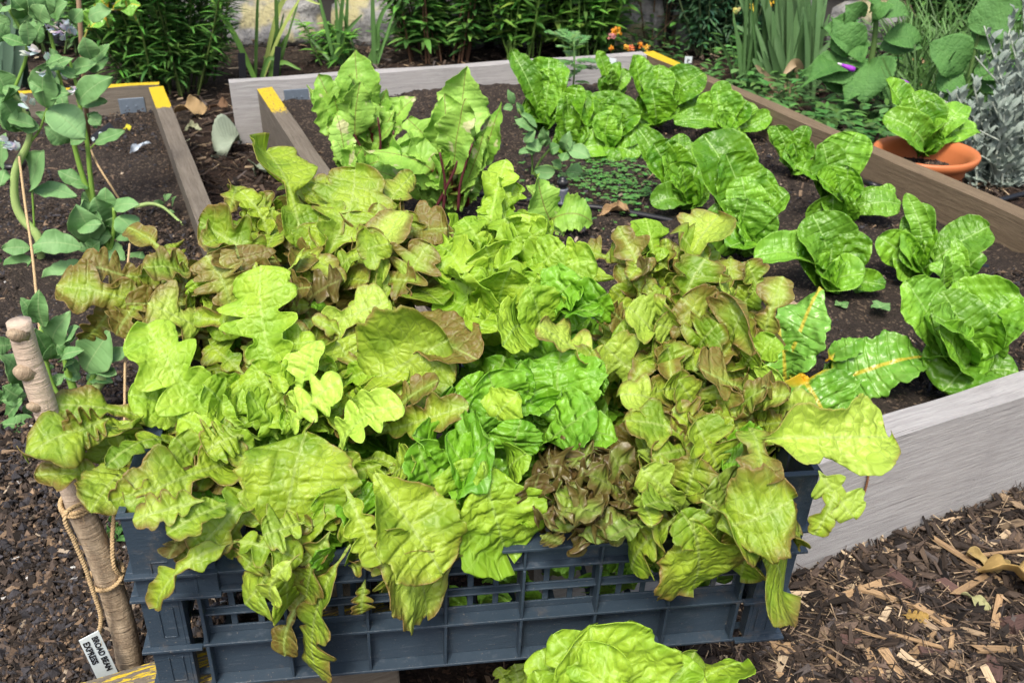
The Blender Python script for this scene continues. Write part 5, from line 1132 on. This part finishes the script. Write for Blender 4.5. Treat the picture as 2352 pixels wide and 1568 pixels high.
# ---------------------------------------------------------------- broad beans
GBN = 'broad bean plants in the left bed'
rb_ = np.random.default_rng(66)
def sprays(box_, n, w=(24, 48)):
    out = []
    for i in range(n):
        x, y = rb_.uniform(box_[0], box_[2]), rb_.uniform(box_[1], box_[3]); a = rb_.uniform(-.3, math.pi+.3); L = rb_.uniform(35, 80)
        out.append((x, y, x+L*math.cos(a), y-L*math.sin(a)*.7, rb_.uniform(*w)))
    return out
SC_ = (.20,.36,.06); SP_ = (.36,.50,.17)
def flower(root, x, y, Y, s=.012, seed=0):
    g = G(); r = np.random.default_rng(seed); c = atY(x, y, Y)
    for k in range(3):
        p = c+r.normal(size=3)*.008; d = nrm(np.array([r.normal()*.6, -.6, r.uniform(-.2, .7)]))
        small_leaves(g, np.array([p, p, p]), np.array([d, d+[.5, 0, .4], d+[-.5, 0, .4]]), np.tile([0, -.4, 1.], (3, 1)), s*1.7, s*1.2, (.72,.74,.80), -.2, 4, .5, .05, seed=seed+k)
    g.build('flower', MAT['petal'], parent=root)
    g = G(); tube(g, [c+[0, -.012, 0], c+[.0, -.0145, .001]], .0022, 8, lc=(.02,.015,.02)); g.build('flower_spot', MAT['petal'], parent=root)
Y1 = at(95, 600, ZL)[1]
b1 = compound('broad_bean', 'broad bean plant at the left edge with a thick pale curved stem and white flowers', 'broad bean', (95,600), ZL,
 [(107,246,106,140,66),(109,246,200,322,76,dict(p=.9)),(45,300,2,225,66),(12,305,6,392,38),(74,436,102,342,74),(76,438,180,452,44),(62,105,2,85,30),(65,104,58,46,36),(90,100,96,55,30),(20,215,-10,160,60),(30,230,10,300,40),
  (75,592,8,642,52),(70,570,3,572,36),(190,568,66,566,52,dict(d=-.05)),(186,600,102,648,62,dict(d=-.04)),(60,40,20,-10,50),(100,50,60,-15,50),(12,390,0,430,30),(95,35,120,-20,50),(20,90,-20,60,40)]+sprays((-10, 20, 110, 300), 16)+sprays((0, 560, 110, 640), 3),
 'bean', SC_, stems=[([(95,600),(88,545),(50,500),(34,455),(36,390),(62,335),(68,300),(55,250),(30,215),(14,180)], [.008,.0085,.0085,.008,.0075,.0065,.0055,.005,.004,.003], SP_), ([(62,335),(90,300),(109,246)], .0022), ([(80,545),(74,436)], .002), ([(68,300),(40,300)], .002),
  ([(30,215),(62,110),(20,20)], .003), ([(80,560),(190,568)], .002)], wk=1.1)
for k, (x, y) in enumerate([(82, 120), (70, 250), (42, 333), (100, 158), (28, 340)]): flower(b1, x, y, Y1-.02, .011, k+3)
Y2 = at(222, 480, ZL)[1]
b2 = compound('broad_bean', 'tall broad bean with many white flowers at the top left', 'broad bean', (222,480), ZL,
 [(183,239,264,176,52),(186,243,250,232,26),(218,330,290,300,32),(211,137,190,84,40),(214,137,254,100,24),(197,158,252,132,30),(125,45,158,5,40),(225,285,198,262,36),(190,418,132,392,34),(204,430,160,424,28),(150,330,100,290,36),
  (140,150,112,110,26),(130,190,150,260,26),(118,70,80,30,36),(105,50,60,75,30),(205,265,230,290,30),(165,50,190,20,30),(220,470,190,440,30),(135,45,100,-10,40),(160,330,140,300,30)]+sprays((100, 20, 220, 330), 12, (20, 40)),
 'bean', SC_, stems=[([(222,480),(215,460),(206,390),(200,327),(185,250),(176,197),(158,134)], [.006,.006,.0055,.005,.0045,.004,.003]), ([(215,470),(190,405),(169,327),(152,250),(141,197),(120,98),(98,20)], [.006,.006,.0055,.005,.0045,.004,.003]), ([(176,230),(183,239)], .002), ([(200,350),(218,330)], .0015)], wk=1.1)
for k, (x, y) in enumerate([(90, 48), (105, 60), (118, 62), (150, 75), (165, 82), (152, 92), (128, 70), (165, 195), (96, 42)]): flower(b2, x, y, Y2-.01, .012, k+30)
compound('broad_bean', 'bushy low broad bean with broad rounded leaves behind the crate corner', 'broad bean', (250,600), ZL,
 [(190,548,186,455,78),(207,560,172,468,70),(240,503,243,430,50),(262,478,322,470,38),(290,640,326,575,60),(270,500,310,540,60),(240,520,215,450,60),(255,540,330,520,44),(230,560,290,600,50),(240,540,270,500,40),(225,545,250,520,30),(230,550,210,530,26),(225,560,205,575,22)]+sprays((170, 500, 300, 600), 8, (24, 46)),
 'bean', SC_, stems=[([(250,600),(246,560),(240,530)], .006), ([(250,600),(262,520),(262,478)], .004), ([(250,600),(275,620),(290,640)], .003)], wk=1.1)
compound('broad_bean', 'young broad bean shoot with dark folded leaves beside the top of the stick', 'broad bean', (185,965), ZL,
 [(102,750,90,662,42),(92,740,45,682,36),(123,825,78,750,40),(125,800,165,712,56),(200,850,255,755,86),(215,850,314,798,42),(55,885,-5,810,70),(62,905,0,920,34),(95,985,-5,975,48),(150,860,116,884,24),(200,860,262,880,34,dict(p=0)),(160,800,185,750,46),(150,790,175,775,30),
  (140,800,165,830,24),(150,810,130,790,22),(160,820,180,860,26),(140,1165,50,1187,58,dict(d=-.03)),(150,850,170,830,26)]+sprays((0, 780, 60, 960), 5)+sprays((110, 780, 220, 880), 6, (20, 38)),
 'bean', SC_, stems=[([(185,965),(172,905),(155,850),(145,800)], [.006,.006,.005,.003]), ([(195,965),(200,900),(215,860)], .004), ([(185,965),(120,880),(95,750)], .003), ([(212,950),(214,905),(238,862)], .008, SP_)], wk=1.1)
compound('broad_bean', 'fallen pale bean shoot tip curling over the compost by the brown side board', 'broad bean', (345,480), ZL,
 [(375,478,352,462,18),(380,470,378,445,16),(390,480,398,510,16),(385,488,378,520,16),(395,472,405,450,14),(400,500,392,525,12),(380,462,395,445,12)],
 'bean', SP_, stems=[([(310,475,-.02),(345,468,-.02),(372,475,-.03),(392,490,-.05),(420,515,-.08),(452,535,-.1)], [.005,.0045,.0035,.003,.0028,.0025], SP_)], wk=1.1)
# leaves of the small plant at the stick's right
compound('weed', 'small bright green weed in the gap between the stick and the crate', 'weed', (272,1255), ZL,
 [(270,1240,245,1200,22),(270,1235,290,1200,20),(270,1240,300,1240,18),(268,1250,250,1250,16),(262,1200,270,1170,20),(280,1210,300,1180,18),(275,1245,285,1275,18)], 'fox', (.1,.2,.05), stems=[([(272,1255),(268,1200)], .002)])
# yellowing tomato-like sprig at the top, on a thin cane
g = G(); P = [atY(205, 330, 2.3), atY(190, 150, 2.25), atY(178, -40, 2.2)]; tube(g, P, .005, 10, lc=(.26,.17,.10), rough=.1); o = g.build('cane', MAT['stem'], loc=P[0]); tag(o, 'thin brown cane standing among the tall beans', 'cane')
compound('tomato_plant', 'yellowing blotched leaf sprig reaching in at the top left', 'tomato plant', (200,210), ZL,
 [(250,20,222,-10,40),(240,25,200,70,44),(235,25,250,65,30),(275,22,325,15,44),(300,25,315,50,30),(220,30,185,25,26),(215,40,205,62,30),(260,20,290,-10,30),(290,18,285,-5,20),(235,30,215,10,22)],
 'chard', (.35,.36,.08), kind='bean', stems=[([(200,210),(190,110),(215,40),(240,25),(300,22)], .0025)], wk=1.1, ruf=1.2)
# ---------------------------------------------------------------- the border behind the beds
Z0 = .0
wl = thing('stone_wall', 'rough grey stone wall with yellow lichen behind the border', 'wall', (0, 4.9, 0))
g = G(); r = np.random.default_rng(21)
WA, WB = np.array([-6., 4.62, 0]), np.array([6., 4.15, 0]); wd = nrm(WB-WA); wn = np.array([wd[1], -wd[0], 0]); wL = np.linalg.norm(WB-WA)
row = 0; z = -.06
while z < 1.9:
    hgt = r.uniform(.16, .30); x = -r.uniform(0, .3)
    while x < wL:
        w = r.uniform(.22, .55); n = 9
        U, V = np.meshgrid(np.linspace(-1, 1, n), np.linspace(-1, 1, n), indexing='ij')
        k = 1-np.maximum(np.abs(U), np.abs(V))**5; b = .075*k+.03*vnoise(np.stack([U*1.2+x*9, V*1.2+z*9, U*0], -1).reshape(-1, 3), 2.2, 5).reshape(U.shape)*k
        e = .90-.06*np.sin(U*V*3+x*7)
        uu = x+w/2+U*w/2*(.94-.10*V**2*abs(math.sin(x*5))); vv = z+hgt/2+V*hgt/2*(.93-.12*U**2*abs(math.cos(x*9)))
        P = WA+wd*uu[..., None]+wn*(b-.02)[..., None]+np.array([0, 0, 1])*vv[..., None]
        i, j = np.meshgrid(np.arange(n-1), np.arange(n-1), indexing='ij')
        g.add(P.reshape(-1, 3), np.stack([i*n+j, (i+1)*n+j, (i+1)*n+j+1, i*n+j+1], -1).reshape(-1, 4)); x += w
    z += hgt; row += 1
g.build('stones', MAT['stone'], parent=wl)
g = G(); box(g, WA-wn*.25-[0, 0, .1], wd*wL, wn*.235, [0, 0, 2.0], lc=(.05,.048,.046)); g.build('mortar', MAT['crumb'], parent=wl, smooth=False)

def shrub(name, lab, cat, x0, x1, ybase, H_, nst, nl, L, W, cols, stemc, seed, grp=None, spread=.25, droop=.3, ydepth=.25, up=.4, zs=0., flowers=None, twiggy=0, lean=(0,0)):
    r = np.random.default_rng(seed); A, B = at(x0, ybase, zs), at(x1, ybase, zs); c = (A+B)/2; root = thing(name, lab, cat, c, grp)
    gs, gl = G(), G(); width = np.linalg.norm(B-A)
    for i in range(nst):
        f = r.uniform(0, 1); p = A+(B-A)*(.5+(f-.5)*.7)+[0, r.uniform(0, ydepth), 0]
        hh = H_*r.uniform(.6, 1.1); tip = p+np.array([(f-.5)*2*spread*hh+r.normal()*.06*hh+lean[0]*hh, r.normal()*.12*hh-spread*.3*hh*(r.random())+lean[1]*hh, hh])
        mid = (p+tip)/2+r.normal(size=3)*.04*hh; S_ = catmull([p, mid, tip], 8); tube(gs, S_, np.linspace(.0045, .0018, len(S_)), 6, lc=stemc, cap=False)
        k = nl; u = r.uniform(.08, 1, k)**.85; idx = u*(len(S_)-1); i0 = np.clip(idx.astype(int), 0, len(S_)-2); fr = (idx-i0)[:, None]
        P = S_[i0]*(1-fr)+S_[i0+1]*fr; a = np.arange(k)*2.4+r.uniform(0, 6.28); e = up*(.3+u)+r.normal(size=k)*.15
        D = np.stack([np.cos(a), np.sin(a), e], 1)
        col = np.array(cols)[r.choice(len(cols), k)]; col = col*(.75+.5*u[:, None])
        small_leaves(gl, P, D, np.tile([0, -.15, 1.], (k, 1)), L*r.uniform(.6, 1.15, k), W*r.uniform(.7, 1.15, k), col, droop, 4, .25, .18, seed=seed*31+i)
    if twiggy:
        for i in range(twiggy):
            p = A+(B-A)*r.random()+[0, r.uniform(-.05, ydepth), r.uniform(0, H_*.5)]; q = p+r.normal(size=3)*[.25, .15, .2]; m = (p+q)/2+r.normal(size=3)*.05
            tube(gs, [p, m, q], .0028, 5, lc=(.22,.16,.11), smoothk=5, cap=False)
    gs.build('stems', MAT['stem'], parent=root); gl.build('foliage', MAT['foliage'], parent=root)
    for k, (fx, fy, col, fs) in enumerate(flowers or []):
        gf = G(); p = atY(fx, fy, A[1]-.04); m = 14; a = r.uniform(0, 6.28, m)
        small_leaves(gf, p+r.normal(size=(m, 3))*fs*.25, np.stack([np.cos(a), np.sin(a)*.5-.3, r.normal(size=m)*.7+.3], 1), np.tile([0, -1, .3], (m, 1)), fs*.5, fs*.45, col, .1, 3, .1, .15, seed=k)
        gf.build('flower', MAT['petal'], parent=root)
    return root
GS = 'shrubs in the border behind the beds'
G1 = [(.10,.25,.05), (.16,.37,.07), (.06,.16,.035)]; G2 = [(.13,.31,.05), (.20,.43,.07), (.08,.21,.04)]
G3 = [(.06,.15,.07), (.10,.23,.10), (.04,.11,.055)]
shrub('narrow_leaf_shrub', 'bushy dark green narrow-leaved shrub behind the yellow-topped board', 'shrub', 275, 490, 222, .62, 60, 110, .08, .012, G1, (.08,.12,.03), 1, GS, .42, up=.5)
shrub('lanceolate_shrub', 'dark willow-leaved shrub with red-brown stems behind the beets', 'shrub', 900, 1105, 150, .7, 34, 70, .085, .024, G1, (.13,.07,.04), 2, GS, .2, up=.45)
shrub('lanceolate_shrub', 'lighter green tall-stemmed shrub left of the marigold, in front of the terracotta urn', 'shrub', 1150, 1260, 150, .8, 22, 70, .10, .022, G2, (.12,.22,.04), 3, GS, .12, up=.7)
shrub('lanceolate_shrub', 'upright leafy stems with an orange flower head right of the marigold', 'shrub', 1275, 1440, 150, .8, 30, 70, .10, .022, G2, (.10,.2,.04), 4, GS, .15, up=.7, flowers=[(1417, 72, (.85,.35,.03), .03), (1408, 85, (.7,.3,.3), .025)])
shrub('rosemary', 'dark twiggy rosemary-like bush with bare stems behind the far bed corner', 'shrub', 1450, 1580, 110, .7, 26, 130, .028, .004, [(.06,.12,.07), (.09,.17,.09)], (.12,.08,.05), 5, GS, .3, twiggy=16, up=.5)
shrub('spurge', 'grey-green bush with leaf rosettes and small yellow flowers behind the yellow board end', 'shrub', 1560, 1790, 135, .66, 56, 100, .055, .013, G3, (.08,.12,.05), 6, GS, .3, up=.15, flowers=[(1725, 18, (.85,.6,.05), .03), (1762, 8, (.85,.6,.05), .03), (1690, 25, (.6,.55,.2), .025)])
shrub('leafy_weed', 'low bright green weed tuft behind the black labels', 'weed', 700, 790, 160, .16, 12, 24, .06, .016, G2, (.1,.2,.04), 7, None, .5, up=.4)
shrub('herb_bush', 'tall tangled dark green bush at the far right behind the foxglove', 'shrub', 2080, 2400, 130, .8, 60, 90, .06, .020, [(.10,.24,.07), (.15,.34,.09), (.06,.16,.045)], (.08,.14,.04), 8, GS, .25, twiggy=6)
shrub('herb_bush', 'shadowy green bush behind the strap-leaved clump', 'shrub', 1850, 2080, 90, .8, 50, 90, .06, .022, [(.09,.21,.06), (.13,.29,.08)], (.08,.14,.04), 9, GS, .25)
shrub('herb_bush', 'dark green bush at the top left corner behind the beans', 'shrub', -80, 230, 130, .7, 30, 70, .07, .02, [(.09,.20,.07), (.13,.27,.10)], (.08,.14,.04), 19, GS, .25)
# lantana flower heads low behind the corner
lt = thing('lantana', 'low plant with small orange flower heads just behind the far bed corner', 'lantana', at(1470, 118, .05))
for k, (x, y, s) in enumerate([(1403,111,.016),(1440,108,.022),(1450,110,.02),(1471,104,.018),(1485,110,.02)]):
    g = G(); r = np.random.default_rng(k); p = atY(x, y, 3.45); m = 26; a = r.uniform(0, 6.28, m)
    small_leaves(g, p+r.normal(size=(m, 3))*s*.22, np.stack([np.cos(a), np.sin(a), r.normal(size=m)], 1), np.tile([0, -1, .3], (m, 1)), s*.35, s*.35, [(.85,.30,.03), (.8,.45,.05), (.75,.2,.08)][k % 3], .1, 3, .1, .2, seed=k); g.build('flower', MAT['petal'], parent=lt)
g = G(); r = np.random.default_rng(5); n = 160; P = at(1455, 122, .03)+r.uniform(-1, 1, (n, 3))*[.22, .08, .04]; a = r.uniform(0, 6.28, n)
small_leaves(g, P, np.stack([np.cos(a), np.sin(a), .3+0*a], 1), np.tile([0, -.2, 1.], (n, 1)), .035, .016, (.05,.12,.035), .2, 3, .2, .2, seed=4); g.build('foliage', MAT['foliage'], parent=lt)

# strap-leaved clumps
def strap(name, lab, cat, bx0, bx1, by, tips, w, col, seed, zs=0, n_extra=0, grp=None, yj=.06, colend=None):
    r = np.random.default_rng(seed); root = thing(name, lab, cat, at((bx0+bx1)/2, by, zs), grp); g = G()
    def one(bx, tx, ty, bend, c, w_, ce=None, dy=0):
        A = at(bx, by, zs)+[0, r.uniform(-yj, yj), 0]; B = atY(tx, ty, A[1]+dy); m = (A+B)/2+np.array([0, 0, bend*np.linalg.norm(B-A)])
        P = catmull([A, m, B], 9); ww = w_*np.sin(math.pi*np.linspace(.22, .97, len(P)))**.6; blade(g, P, ww, c, fold=.5, colend=ce, N=np.array([r.normal()*.5, -1, .3]))
    for (bx, tx, ty, bend, *q) in tips: one(bx, tx, ty, bend, np.array(q[0] if q else col), (q[1] if len(q) > 1 else w), q[2] if len(q) > 2 else colend, r.uniform(-.1, .05))
    for i in range(n_extra):
        bx = r.uniform(bx0, bx1); one(bx, bx+r.normal()*(bx1-bx0)*.45+10, by-r.uniform(60, 320), r.uniform(0, .15), np.array(col)*r.uniform(.6, 1.25), w*r.uniform(.5, 1.1), colend, r.uniform(-.08, .08))
    g.build('leaves', MAT['foliage'], parent=root); return root
DRY = (.42,.32,.20)
strap('daylily', 'tall clump of grey-green strap leaves with dry tan leaves hanging at its foot', 'strap-leaved plant', 1770, 1860, 225,
  [(1800,1735,150,.0,DRY,.03),(1815,1750,228,.25,DRY,.03),(1830,1768,225,.4,DRY,.03),(1842,1800,170,.45,DRY,.035),(1850,1830,215,.3,DRY,.02),(1800,1875,30,.3,(.14,.28,.16)),(1810,1850,0,.1),(1820,1905,60,.3),(1790,1690,60,.2)], .034, (.13,.25,.10), 3, n_extra=70)
strap('grass_tuft', 'thin tuft of narrow green blades left of the strap-leaved clump', 'grass tuft', 1690, 1760, 215, [(1720,1670,145,.1),(1740,1690,180,.3),(1735,1740,40,.0),(1745,1720,60,.0)], .014, (.10,.21,.07), 4, n_extra=26)
strap('leek', 'grey-green leek leaves at the top left corner', 'leek', 0, 70, 200, [(20,5,20,.0),(35,25,-20,.0),(50,60,30,.0),(60,30,120,.2)], .04, (.13,.22,.15), 5, n_extra=14)
oc = (.40,.50,.14)
strap('onion', 'pale bent onion stalks leaning over the bark behind the labels', 'onion', 575, 640, 205,
  [(600,700,-20,.06,oc,.022),(590,735,10,.40,oc,.018),(600,480,5,.15,(.16,.34,.06),.020),(610,690,160,.3,(.14,.28,.06)),(620,660,80,.1,(.12,.25,.06)),(600,650,150,.5,(.12,.25,.06))], .016, (.12,.25,.06), 6, n_extra=8)
strap('garlic', 'upright green tubular stalks standing left of the willow-leaved shrub', 'garlic', 745, 870, 150, [(765,730,-20,.0),(785,770,-30,.0),(790,800,-30,.0),(790,765,95,.1),(850,905,0,.2),(865,870,40,.0),(840,880,110,.2)], .018, (.13,.28,.08), 7, n_extra=8)
# foxglove
fx = at(1985, 275, 0)
compound('foxglove', 'tall leafy foxglove with large soft green leaves and fallen purple flowers', 'foxglove', (1985,285), 0,
 [(1960,140,1905,35,80),(2000,150,1830,180,80),(1975,110,1880,65,90),(2010,90,2120,100,66),(1995,150,1985,250,110,dict(dt=-.15)),(2000,120,2125,115,74),(2005,40,2090,35,60),(1995,30,2040,15,50),(1980,40,1940,10,60),(1985,170,1830,205,66,dict(dt=-.12)),(1975,185,1940,245,70,dict(dt=-.15)),
  (1990,200,2060,230,60),(2005,180,2080,290,50),(1975,280,1960,345,44,dict(dt=-.1)),(1980,260,1880,300,40,dict(dt=-.1)),(1985,230,1830,160,60),(2000,10,1960,-25,60),(1985,250,2045,310,50),(1990,100,1930,120,80),(1985,280,1900,330,40),(1995,270,2030,335,40),(2000,60,2060,10,50),(1990,160,1920,200,70)],
 'fox', (.10,.18,.05), kind='fox', stems=[([(1985,285),(1995,180),(2010,80),(2015,-30)], [.012,.011,.009,.007])], wk=1.15, archs=(.1,.3))
for k, (x, y, a) in enumerate(((1948,155,-10), (2070,188,-20))):
    p = atY(x, y, 2.62 if k == 0 else 2.6); g = G(); d = np.array([.018, -.004, -.006]); tube(g, [p-d, p-d*.3, p+d*.4, p+d], [.004,.006,.008,.0065], 12, lc=(.42,.07,.62)); tube(g, [p-d*1.6, p-d], [.002,.004], 10, lc=(.8,.75,.8))
    o = g.build('fallen_flower', MAT['petal'], loc=p); tag(o, ['purple bell flower lying on a broad leaf of the foxglove', 'purple bell flower just above the potted lettuce'][k], 'flower', 'fallen purple flowers')
# right side undergrowth
compound('comfrey', 'pair of oval green leaves on a tilted stem left of the silver plant', 'comfrey', (2240,330), 0,
 [(2215,165,2130,95,80),(2215,170,2150,210,60),(2235,170,2330,160,60),(2240,200,2352,150,70),(2220,60,2352,10,90),(2180,290,2090,265,60),(2240,230,2300,290,60),(2235,110,2300,60,60),(2240,250,2330,290,60)], 'fox', (.10,.18,.05), kind='bean', stems=[([(2200,330),(2225,180),(2262,20)], .006)], wk=1.2)
g = G(); r = np.random.default_rng(12); n = 900; xs_, ys_ = r.uniform(2040, 2360, n), r.uniform(70, 330, n)
for i in range(n):
    A = at(xs_[i], ys_[i]+10, 0); h_ = r.uniform(.08, .3); d = r.normal(size=2)*.09; P = catmull([A, A+[d[0]*.3, d[1]*.3, h_*.6], A+[d[0], d[1], h_]], 4); blade(g, P, .004+.003*r.random(), np.array((.08,.17,.045))*r.uniform(.6, 1.5), fold=.4)
o = g.build('grass', MAT['foliage'], loc=(0, 0, 0)); setting(o, 'stuff', 'thin tangled grass between the foxglove and the silver plant', 'grass')
g = G(); n = 4500; xs_, ys_ = r.uniform(1620, 2350, n), r.uniform(60, 400, n); xs_[:1600] = r.uniform(860, 1640, 1600); ys_[:1600] = r.uniform(30, 125, 1600)
P = np.array([at(a, b, 0) for a, b in zip(xs_, ys_)]); ok = ~inquad(P, QR, -.09); P = P[ok]; P[:, 2] += r.uniform(.01, .13, len(P)); a = r.uniform(0, 6.28, len(P))
small_leaves(g, P, np.stack([np.cos(a), np.sin(a), .4+0*a], 1), np.tile([0, -.2, 1.], (len(P), 1)), r.uniform(.02, .06, len(P)), r.uniform(.01, .028, len(P)), (.08,.19,.05), .25, 3, .2, .3, seed=44)
o = g.build('ground_cover', MAT['foliage'], loc=(0, 0, 0)); setting(o, 'stuff', 'low leafy ground cover outside the brown side board', 'ground cover')
for k, (x, y, c) in enumerate([(1895,15,(.5,.1,.25)),(1925,10,(.85,.5,.05)),(2098,75,(.75,.45,.3)),(2105,135,(.7,.4,.15)),(2130,185,(.75,.4,.2)),(2145,185,(.7,.3,.25)),(2195,188,(.8,.15,.05)),(2185,200,(.45,.03,.10)),(2175,200,(.5,.05,.2)),(2115,145,(.75,.5,.3))]):
    g = G(); p = atY(x, y, at(x, y+60, 0)[1]); m = 9; a = r.uniform(0, 6.28, m); small_leaves(g, p+r.normal(size=(m, 3))*.006, np.stack([np.cos(a), -.4+0*a, np.sin(a)], 1), np.tile([0, -1, .3], (m, 1)), .016, .012, c, .1, 3, .1, .1, seed=k)
    tube(g, [at(x, y+60, 0), p], .0015, 5, lc=(.10,.2,.06), cap=False)
    o = g.build('wallflower', MAT['petal'], loc=p); tag(o, ['pink blossom at the very top, left of the foxglove stem', 'orange blossom at the very top, by the foxglove stem', 'upper salmon blossom right of the foxglove', 'dull orange blossom below the upper salmon one', 'peach blossom just above the potted lettuce, left one of a pair', 'reddish blossom just above the potted lettuce, right one of a pair', 'bright red-orange blossom left of the silver plant', 'dark crimson blossom under the red-orange one', 'purple-red blossom left of the dark crimson one', 'pale apricot blossom in the dark gap right of the foxglove'][k], 'blossom', 'small blossoms in the right border')
# silver plant
sv = thing('silver_plant', 'woolly silver-leaved campion with upright stems at the right edge', 'rose campion', at(2270, 430, 0)); gs = G(); r = np.random.default_rng(31); cnt = 0
gl = G()
for i in range(40):
    bx = r.uniform(2235, 2360); by = r.uniform(400, 440); A = at(bx, by, 0)
    if i < 24: tx, ty = [(2140,225),(2165,230),(2195,215),(2235,190),(2260,60),(2300,120),(2330,20),(2345,70),(2290,210),(2310,250),(2345,160),(2355,210),(2215,250),(2160,300),(2180,330),(2210,350),(2250,300),(2330,300),(2270,260),(2350,330),(2240,130),(2320,80),(2350,0),(2150,280)][i]
    else: tx, ty = r.uniform(2200, 2400), r.uniform(180, 380)
    T_ = atY(tx, ty, A[1]+r.uniform(-.05, .12)); S_ = catmull([A, (A+T_)/2+[(T_-A)[0]*-.12, 0, .03], T_], 7); tube(gs, S_, np.linspace(.0035, .002, len(S_)), 6, lc=(.42,.47,.40), cap=False)
    L_ = np.linalg.norm(T_-A); k = int(5+L_*22)
    for j in range(k):
        u = (j+.6)/k; p = S_[int(u*(len(S_)-1))]; base_a = j*1.57
        for s in (0, math.pi):
            a = base_a+s+r.normal()*.2; up = .6+1.6*u; d = nrm([math.cos(a), math.sin(a), up]); l = r.uniform(.03, .065)*(1.15-.45*u)
            leaf(gl, p, p+d*l*1.1, l*.42, np.array([0, -.2, 1])-d*.3, 'bean', .12, seed=cnt, cup=.5, ruf=.6, res=.28); cnt += 1
gs.build('stems', MAT['stem'], parent=sv); gl.build('foliage', MAT['silver'], parent=sv)
# urn showing behind the shrubs
u0 = at(1395, 75, 0)+[.1, .35, 0]; g = G(); lathe(g, [u0[0], u0[1], 0], [(.0001,0),(.10,0),(.13,.05),(.17,.18),(.19,.32),(.20,.34),(.20,.37),(.17,.37),(.15,.30)], 32)
o = g.build('clay_urn', MAT['terracotta'], loc=u0); tag(o, 'brick-red clay urn half hidden behind the leafy stems', 'urn')
# ---------------------------------------------------------------- potted romaine
pc = at(2128, 345, .17); pc[2] = 0; PR = .5*235/FPX*depth(at(2128, 352, .17))
rimz = .17
pot = thing('plant_pot', 'round terracotta-coloured plastic pot outside the brown side board', 'pot', pc)
g = G(); lathe(g, pc, [(.0001,0),(PR*.62,0),(PR*.66,.01),(PR*.80,rimz-.035),(PR*.84,rimz-.028),(PR*.95,rimz-.022),(PR*.99,rimz-.012),(PR*1.0,rimz-.004),(PR*.985,rimz),(PR*.95,rimz+.001),(PR*.86,rimz-.004),(PR*.80,rimz-.02),(PR*.74,rimz-.07)], 64)
g.build('shell', MAT['terracotta'], parent=pot)
g = G(); P = R0.uniform(-1, 1, (1400, 2)); P = P[(P**2).sum(1) < 1]*PR*.77; P3 = np.c_[P+pc[:2], np.full(len(P), rimz-.055)]; crumbs(g, P3, R0.uniform(.003, .009, len(P3)), palette(len(P3), SOILC, (50, 22, 5, 2, .6, 14, .5), 8), 8)
o = g.build('potting_soil', MAT['crumb'], parent=pot, smooth=False)
pb = at(2115, 352, rimz-.05)
root = thing('romaine_lettuce', 'dark green romaine lettuce growing in the terracotta pot', 'romaine', pb, None)
bedplant(root, (2112,358), [(2030,178,58,.02),(2092,208,82,.0),(2022,262,58,-.04,dict(arch=.35)),(2220,238,44,.03,dict(arch=.3)),(2207,262,52,.03),(2200,300,40,.0,dict(arch=.35)),(2245,296,52,.02,dict(arch=.25)),(2150,255,55,.0),(2060,240,60,-.01),(2130,290,70,-.03),(2080,290,70,-.03),(2170,310,60,-.02)], 'rom', 'rom', rimz-.05, seed=333, wk=1.4, extra=3)
